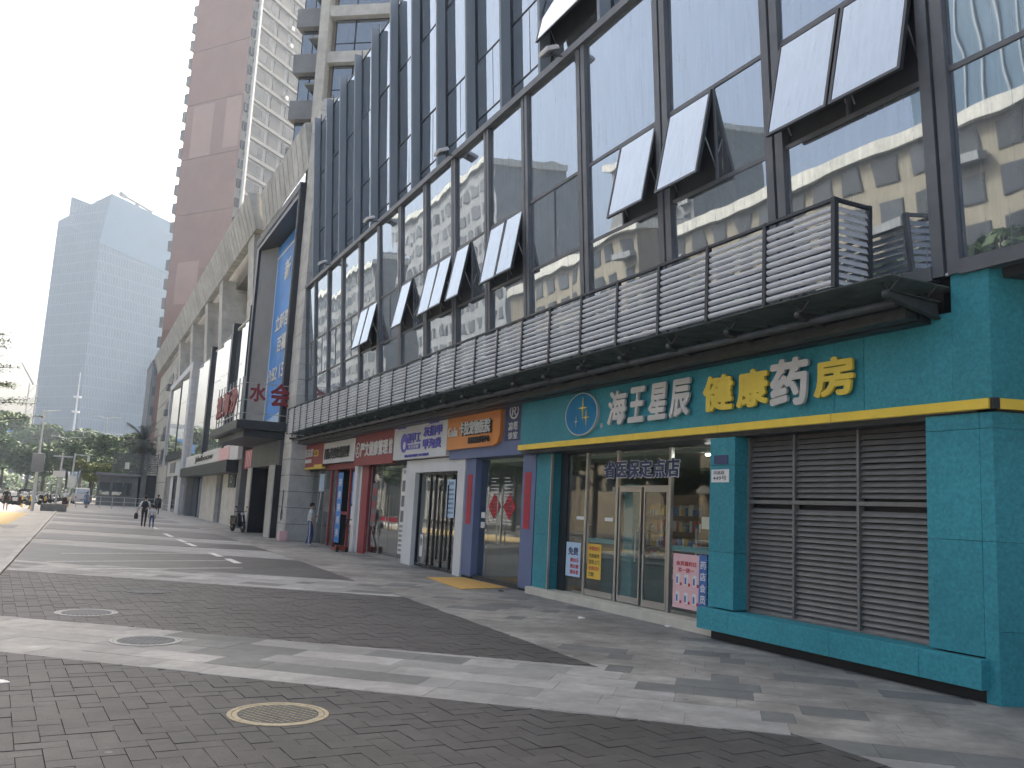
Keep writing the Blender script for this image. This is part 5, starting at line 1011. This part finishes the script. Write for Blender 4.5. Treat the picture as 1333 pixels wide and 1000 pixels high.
# ================================================================ people
def person(label, loc, rz, H=1.7, shirt=(.6, .6, .6), legs=(.03, .03, .035), shoes=(.5, .5, .5), sleeve=True, shorts=False, armL=None, armR=None, step=.18, lean=0, kid=False, skirt=False):
    s = H/1.72; t = thing('person', label, 'person', (0, 0, 0)); hs_ = 1.15 if kid else 1
    J = {'pel': (0, 0, .93), 'chest': (lean*.5, 0, 1.22), 'neck': (lean, 0, 1.44), 'head': (lean*1.1+.02, 0, 1.56), 'top': (lean*1.1+.02, 0, 1.66)}
    for sd, n_ in ((1, 'L'), (-1, 'R')):
        st = step*(1 if sd > 0 else -1); J['hip'+n_] = (0, sd*.09, .88); J['kn'+n_] = (st*.55+.04, sd*.10, .49); J['an'+n_] = (st*.9-.03, sd*.10, .09); J['toe'+n_] = (st*.9+.14, sd*.11, .04)
        a = armL if sd > 0 else armR; J['sh'+n_] = (lean, sd*.18, 1.38); J['el'+n_] = a[0] if a else (lean-.04-st*.3, sd*.235, 1.10); J['wr'+n_] = a[1] if a else (lean+.05-st*.6, sd*.25, .86); J['ha'+n_] = a[2] if a else (lean+.07-st*.7, sd*.25, .76)
    R = {'pel': (.15, .11), 'chest': (.155, .105), 'neck': (.055, .055), 'head': (.088, .1), 'top': (.075, .085)}
    for n_ in 'LR': R.update({'hip'+n_: (.095, .095), 'kn'+n_: (.062, .062), 'an'+n_: (.042, .042), 'toe'+n_: (.038, .035), 'sh'+n_: (.062, .062), 'el'+n_: (.045, .045), 'wr'+n_: (.032, .032), 'ha'+n_: (.036, .03)})
    E = [('pel', 'chest', 1), ('chest', 'neck', 1), ('neck', 'head', 0), ('head', 'top', 0)]
    for n_ in 'LR': E += [('pel', 'hip'+n_, 2), ('hip'+n_, 'kn'+n_, 2), ('kn'+n_, 'an'+n_, 0 if shorts else 2), ('an'+n_, 'toe'+n_, 3), ('chest', 'sh'+n_, 1), ('sh'+n_, 'el'+n_, 1), ('el'+n_, 'wr'+n_, 0 if sleeve else 1), ('wr'+n_, 'ha'+n_, 0)]
    names = list(J); me = bpy.data.meshes.new('body'); me.from_pydata([tuple(Vector(J[k])*s) for k in names], [(names.index(a), names.index(b)) for a, b, _ in E], [])
    o = bpy.data.objects.new('body', me); sc.collection.objects.link(o); md = o.modifiers.new('s', 'SKIN'); o.modifiers.new('d', 'SUBSURF').levels = 1
    for i, k in enumerate(names): sv = me.skin_vertices[0].data[i]; sv.radius = tuple(q*s*(hs_ if k in ('head', 'top') else 1) for q in R[k]); sv.use_root = (k == 'pel')
    dg = bpy.context.evaluated_depsgraph_get(); nm = bpy.data.meshes.new_from_object(o.evaluated_get(dg)); bpy.data.objects.remove(o)
    ms = [M['skin'], mat('shirt', shirt, .8, var=.1), mat('legwear', legs, .8, var=.12), mat('shoe', shoes, .6)]
    nm.materials.clear(); [nm.materials.append(q) for q in ms]
    for p in nm.polygons:
        best = None; c = p.center
        for a, b, mi in E:
            A, B = Vector(J[a])*s, Vector(J[b])*s; tt = max(0, min(1, (c-A).dot(B-A)/(B-A).length_squared)); dd = (c-(A+(B-A)*tt)).length
            if a == 'pel' and b == 'chest' and tt < .15: mi = 2
            if best is None or dd < best[0]: best = (dd, mi)
        p.material_index = best[1]; p.use_smooth = True
    ob = bpy.data.objects.new('body', nm); sc.collection.objects.link(ob); ob.parent = t
    hd = Vector(J['head'])*s; MB().ball((hd.x-.02*s, 0, hd.z+.055*s), .10*s*hs_, .095*s*hs_, .10*s*hs_, 12, 8).build('hair', M['hair'], t, smooth=True)
    f = MB().ball((hd.x+.098*s*hs_, 0, hd.z), .016*s, .012*s, .022*s, 6, 5)
    for sd in (-1, 1): f.ball((hd.x+.083*s*hs_, sd*.033*s, hd.z+.022*s), .008*s, .012*s, .007*s, 6, 4); f.ball((hd.x, sd*.092*s*hs_, hd.z), .018*s, .01*s, .03*s, 6, 5)
    f.build('face', M['skin'], t, smooth=True)
    for n_ in 'LR':
        h = Vector(J['ha'+n_])*s; w_ = Vector(J['wr'+n_])*s; d = (h-w_).normalized(); q = d.orthogonal().normalized(); fg = MB()
        for k in range(4): fg.path([h-d*.01+q*(k-1.5)*.016*s, h+d*.045*s+q*(k-1.5)*.017*s, h+d*(.075-.008*abs(k-1.3))*s+q*(k-1.5)*.015*s+d.cross(q)*.012*s], [.009*s, .008*s, .006*s], 5)
        fg.path([w_+q*.03*s, h+q*.045*s, h+d*.03*s+q*.04*s], [.01*s, .009*s, .007*s], 5); fg.build('fingers', M['skin'], t)
    if skirt: MB().lathe([(.15*s, 1.0*s), (.2*s, .8*s), (.27*s, .45*s)], (0, 0, 0), 14).build('skirt', ms[1], t, smooth=True)
    t.location = loc; t.rotation_euler = (0, 0, rz); t['hh'] = H; return t, ms
g = onZ(402, 711); pp_, _ = person('student in white top and blue striped tracksuit trousers outside the corner shop', (g.x, g.y, .002), R_(-10), 1.72, (.55, .56, .52), (.035, .06, .20), (.6, .6, .6), step=.10, armL=((.05, .22, 1.12), (.2, .1, 1.16), (.27, .04, 1.18)))
MB().path([(-.04, -.155, .95), (-.02, -.165, .55), (-.05, -.155, .14)], .02, 5).build('side_stripe', M['whitel'], pp_)
g = onZ(186, 686); ad, _ = person('adult in a pale patterned top with a black backpack walking beside a child', (g.x, g.y, .002), R_(80), 1.62, (.75, .75, .72), (.02, .02, .022), (.02, .02, .02), step=.24, lean=.10, armL=((-.05, .28, 1.08), (-.08, .36, .82), (-.08, .38, .73)))
bp_ = MB().ball((-.06, 0, 1.14), .13, .16, .23, 12, 8).build('backpack', M['gloss_black'], ad, smooth=True)
t = thing('carried_bag', 'dark bag hanging from the hand of the adult with the backpack', 'bag', (g.x, g.y, .4)); q = Vector((g.x-.39, g.y-.10, 0)); MB().hexa(lambda a, b, c: (q.x+a*(1+.8*(.75-c)), q.y+b, c), -.08, .08, -.1, .1, .40, .70).build('pouch', M['ink'], t, bevel=.03); MB().path([(q.x-.05, q.y, .69), (q.x, q.y, .76), (q.x+.05, q.y, .69)], .008, 5).build('strap', M['ink'], t)
g = onZ(196.5, 688); person('small child in a white top and blue trousers walking beside the adult', (g.x, g.y, .002), R_(92), 1.18, (.6, .62, .63), (.07, .11, .22), (.6, .6, .6), kid=True, step=.16)
g = onZ(204, 670); bkp, _ = person('person in a long dark coat walking near the far shop fronts', (g.x, g.y, .002), R_(85), 1.68, (.02, .02, .022), (.02, .02, .022), (.03, .03, .03), sleeve=False, step=.16); MB().lathe([(.17, 1.15), (.23, .9), (.29, .52)], (0, 0, 0), 14).build('coat', bpy.data.materials['black_letter'], bkp, smooth=True)
g = onZ(6, 664); person('man in black T-shirt and shorts walking by the yellow paving', (-4.7, 73.5, 0), R_(95), 1.66, (.02, .02, .022), (.02, .02, .022), (.5, .5, .5), shorts=True, step=.22)
g = onZ(111, 661); wb, _ = person('woman in a loose blue dress standing before the railing', (.7, 94, 0), R_(60), 1.62, (.13, .20, .33), (.25, .2, .18), (.1, .1, .1), shorts=True, skirt=True, step=.08)
rd, _ = person('rider in a white shirt and white helmet sitting on a moving scooter', (-1.1, 88.5, .02), R_(88), 1.68, (.7, .7, .7), (.03, .03, .035), (.05, .05, .05), step=.0, lean=.06, armL=((.2, .26, 1.1), (.42, .3, 1.06), (.5, .3, 1.05)), armR=((.2, -.26, 1.1), (.42, -.3, 1.06), (.5, -.3, 1.05))); MB().ball((.09, 0, 1.56), .135, .13, .14, 12, 8).build('helmet', M['gloss_white'], rd, smooth=True)
make_scooter('ridden_scooter', 'dark scooter ridden by the person in the white shirt', 'scooter', M['gloss_black'], (-1.1, 88.5, 0), R_(88), False, None, False)
# hand pallet truck leaning by the beauty shop
pj = thing('pallet_truck', 'small rusty orange hand pallet truck leaning on the pillar of the beauty shop', 'pallet truck', (8.7, 31.9, 0)); MB().box(8.5, 8.62, 31.5, 32.2, .05, .10).box(8.83, 8.95, 31.5, 32.2, .05, .10).box(8.5, 8.95, 31.42, 31.56, .05, .22).build('forks', mat('orange_steel', (.28, .06, .03), .5), pj); MB().path([(8.72, 31.5, .2), (8.95, 31.75, 1.15)], .025).path([(8.8, 31.75, 1.15), (9.1, 31.75, 1.15)], .02).build('tiller', M['rubber'], pj)
for x in (8.55, 8.9): MB().lathe([(.03, -.04), (.09, -.04), (.09, .04), (.03, .04)], (x, 31.45, .09), 12, 'x').build('wheel', M['rubber'], pj)
hk = thing('cable_loop', 'dark cable loop hanging on the grey stone pier', 'cable', (8.28, 40.3, 1)); MB().path([(8.27, 40.2, 2.2), (8.26, 40.2, 1.4), (8.26, 40.35, 1.0), (8.26, 40.2, .85), (8.26, 40.05, 1.0), (8.27, 40.18, 1.35)], .018, 6).build('cord', M['rubber'], hk)
# ================================================================ further background
t = thing('grey_building', 'dark grey ribbed building beyond the end of the stone podium', 'building', (12, 170, 0)); MB().box(9.2, 16, 165, 180, 0, 24.5).build('body', mat('grey_ribs', (.13, .15, .18), .6, var=.15), t)
for k in range(9): MB().box(9.3+k*.75, 9.5+k*.75, 164.85, 164.99, 2, 24).build('rib', M['fin'], t)
MB().box(9.1, 16.1, 164.8, 180, 24.51, 25.1).build('roof', M['conc'], t)
t = thing('hoarding', 'long blue site hoarding wall behind the street trees', 'wall', (-25, 240, 0)); 
for k in range(12): MB().box(-44+k*2.6, -41.45+k*2.6, 240, 240.3, 6, 16).build('panel', M['cyan'], t)
MB().box(-44, -12.8, 240.3, 240.8, -.05, 6.2).build('base', M['conc'], t)
for i, (x0, x1, h, y) in enumerate(((-60, -40, 30, 400), (-38, -22, 27, 420), (-21, -12, 24, 410))):
    t = thing('pale_block', ['long pale apartment block fading in the haze above the hoarding', 'second pale block in the haze left of the mast', 'lower pale block in the haze beside the mast'][i], 'building', ((x0+x1)/2, y, 0)); MB().box(x0, x1, y, y+12, -.05, h).build('body', M['stone_lt'], t); MB().box(x0+1, x1-1, y+1, y+11, h+.01, h+2).build('roof_house', M['grey_wall'], t)
    for a in range(int((x1-x0)/3.2)):
        for z in range(4, int(h)-2, 4): MB().box(x0+.8+a*3.2, x0+2.4+a*3.2, y-.1, y-.01, z, z+1.8).build('window', M['win'], t)
t = thing('red_white_mast', 'red and white lattice mast of a far construction crane', 'mast', (-16, 300, 0)); 
for k in range(9):
    z = 4+k*3.2; m_ = M['redl'] if k < 4 else M['grey_wall']; b = MB(); w_ = 1.5-.05*k
    for sx in (-1, 1):
        for sy in (-1, 1): b.tube((-16+sx*w_, 300+sy*w_, z), (-16+sx*w_, 300+sy*w_, z+3.2), .14, n=4)
    b.tube((-16-w_, 300-w_, z), (-16+w_, 300-w_, z+3.2), .1, n=4); b.build('mast_section', m_, t)
MB().tube((-16, 300, 32.5), (-20, 300, 39), .3, .15, 5).build('jib', M['conc'], t); MB().box(-17.5, -14.5, 298.5, 301.5, -.05, 4.1).build('base', M['conc'], t)
t = thing('radio_mast', 'thin pale lattice radio mast in front of the office tower', 'mast', (-3.2, 260, 0))
for k in range(10): z = k*3.3; MB().tube((-3.2, 260, z), (-3.2, 260, z+3.25), .5-.04*k, n=5).build('mast_section', M['louvre'], t)
for z in (22, 26, 16): MB().lathe([(1.0, 0), (1.0, .5)], (-3.2, 260, z), 8).build('antenna_ring', M['louvre'], t)
vs_ = []; r = random.Random(77); hg = MB()
for i in range(9000):
    c = Vector((r.uniform(-46, 14), 226+r.uniform(-3, 3), 0)); c.z = r.uniform(0, 1)*(4.2+1.3*math.sin(c.x*.7)+.8*math.sin(c.x*1.9+1)); a = Vector((r.gauss(0, 1), r.gauss(0, 1), r.gauss(0, .7))).normalized(); b = a.orthogonal().normalized(); s = r.uniform(.3, .6); hg.add([c-a*s, c+b*s*.5, c+a*s, c-b*s*.5], [(0, 1, 2, 3)])
tag(hg.build('far_shrubs', M['leaf']), 'dark shrubbery mass behind the street tree trunks', 'shrubs', kind='stuff')
# ================================================================ opposite side of the street (seen mirrored in the glass)
def block(name, label, x1, y0, y1, h, m_, dx=14, fl=2.8, bay=2.7, corn=True, balc=False, strips=False):
    t = thing(name, label, 'building', (x1-dx/2, (y0+y1)/2, -.05)); MB().box(x1-dx, x1, y0, y1, -.05, h).build('wall', M[m_], t)
    if corn: MB().box(x1-dx, x1+.5, y0-.5, y1+.5, h+.01, h+.9).build('cornice', M['stone_lt'], t); MB().box(x1-dx+2, x1-3, y0+3, y1-5, h+.91, h+2.2).build('roof_house', M['grey_wall'], t)
    if strips:
        for k in range(int((y1-y0)/2.2)): MB().box(x1+.01, x1+.25, y0+.3+k*2.2, y0+.5+k*2.2, 0, h).build('facade_rib', M['fin'], t)
        for k in range(int((dx)/2.2)): MB().box(x1-dx+.3+k*2.2, x1-dx+.7+k*2.2, y0-.25, y0-.01, 0, h).build('facade_rib', M['fin'], t)
        return t
    z = 4.5
    while z < h-1.5:
        y = y0+1
        while y < y1-2:
            w_ = MB().box(x1+.01, x1+.07, y, y+1.7, z, z+1.7).build('window', M['dkmetal'], t); MB().box(x1+.071, x1+.09, y+.08, y+1.62, z+.08, z+1.62).build('pane', M['darkpane'], w_)
            if balc or (h < 30 and int(y*7+z) % 7 == 0): MB().box(x1+.1, x1+.8, y-.3, y+2, z-.35, z+.2).build('balcony', M['grey_wall'], t)
            y += bay
        z += fl
    return t
block('apartment_block', 'cream apartment block across the road opposite the pharmacy', -30, 26, 62, 20.5, 'beige_wall')
block('apartment_block', 'cream block with corniced roof across the road opposite the pet hospital', -31, 68, 98, 23.5, 'beige_wall')
block('apartment_tower', 'grey balcony tower across the road beyond the cream blocks', -34, 106, 140, 44, 'grey_wall', fl=3.0, bay=2.8)
block('apartment_tower', 'pale tower across the road far along the street', -30, 150, 190, 40, 'conc', fl=3.0, bay=2.6)
block('glass_tower', 'blue glass tower standing behind the cream apartment block', -75, 50, 70, 66, 'bluefacade', corn=False, strips=True)
block('apartment_tower', 'dark balcony tower set back behind the cream blocks', -62, 96, 116, 48, 'conc', fl=3.6, bay=3.4, balc=True)
G2 = 'trees on the far side of the road'
t0 = make_tree('roadside_tree', 'broad green tree on the far side of the road', 9, 4.2, 31, 6000, .28, M['leaf'], G2); t0.location = (-16, 27, -.05); t0.scale = (1.25, 1.25, 1.25); t0['label'] = 'broad green tree on the far side of the road right opposite the pharmacy'
for x, y, s in ((-18, 40, 1.35), (-17, 49, .9), (-18, 60, 1.3), (-17, 72, 1), (-18, 86, 1.1), (-17, 101, 1), (-18, 112, 1.4), (-17, 124, 1.5), (-18, 137, 1.4), (-17, 150, 1.6), (-18, 166, 1.6), (-17, 184, 1.7)):
    o = copy_tree(t0); o.location = (x, y, -.05); o.rotation_euler = (0, 0, y); o['label'] = 'broad green tree on the far side of the road, %s from the pharmacy end' % {40: 'second', 49: 'third', 60: 'fourth', 72: 'fifth', 86: 'sixth', 101: 'seventh', 112: 'eighth', 124: 'ninth', 137: 'tenth', 150: 'eleventh', 166: 'twelfth', 184: 'thirteenth'}[y]; o.scale = (s, s, s)
# ================================================================ haze
hz = bpy.data.materials.new('haze'); hz.use_nodes = True; N = hz.node_tree.nodes; N.remove(N['Principled BSDF']); v = N.new('ShaderNodeVolumePrincipled'); v.inputs['Color'].default_value = (.66, .79, .93, 1); v.inputs['Density'].default_value = .00085; v.inputs['Anisotropy'].default_value = .2; hz.node_tree.links.new(v.outputs[0], N['Material Output'].inputs['Volume'])
if HAZE: tag(MB().box(-110, 110, -40, 460, -1.5, 128).build('haze', hz), None, kind='stuff')
for o in list(bpy.data.objects):
    if 'hh' in o.keys(): del o['hh']
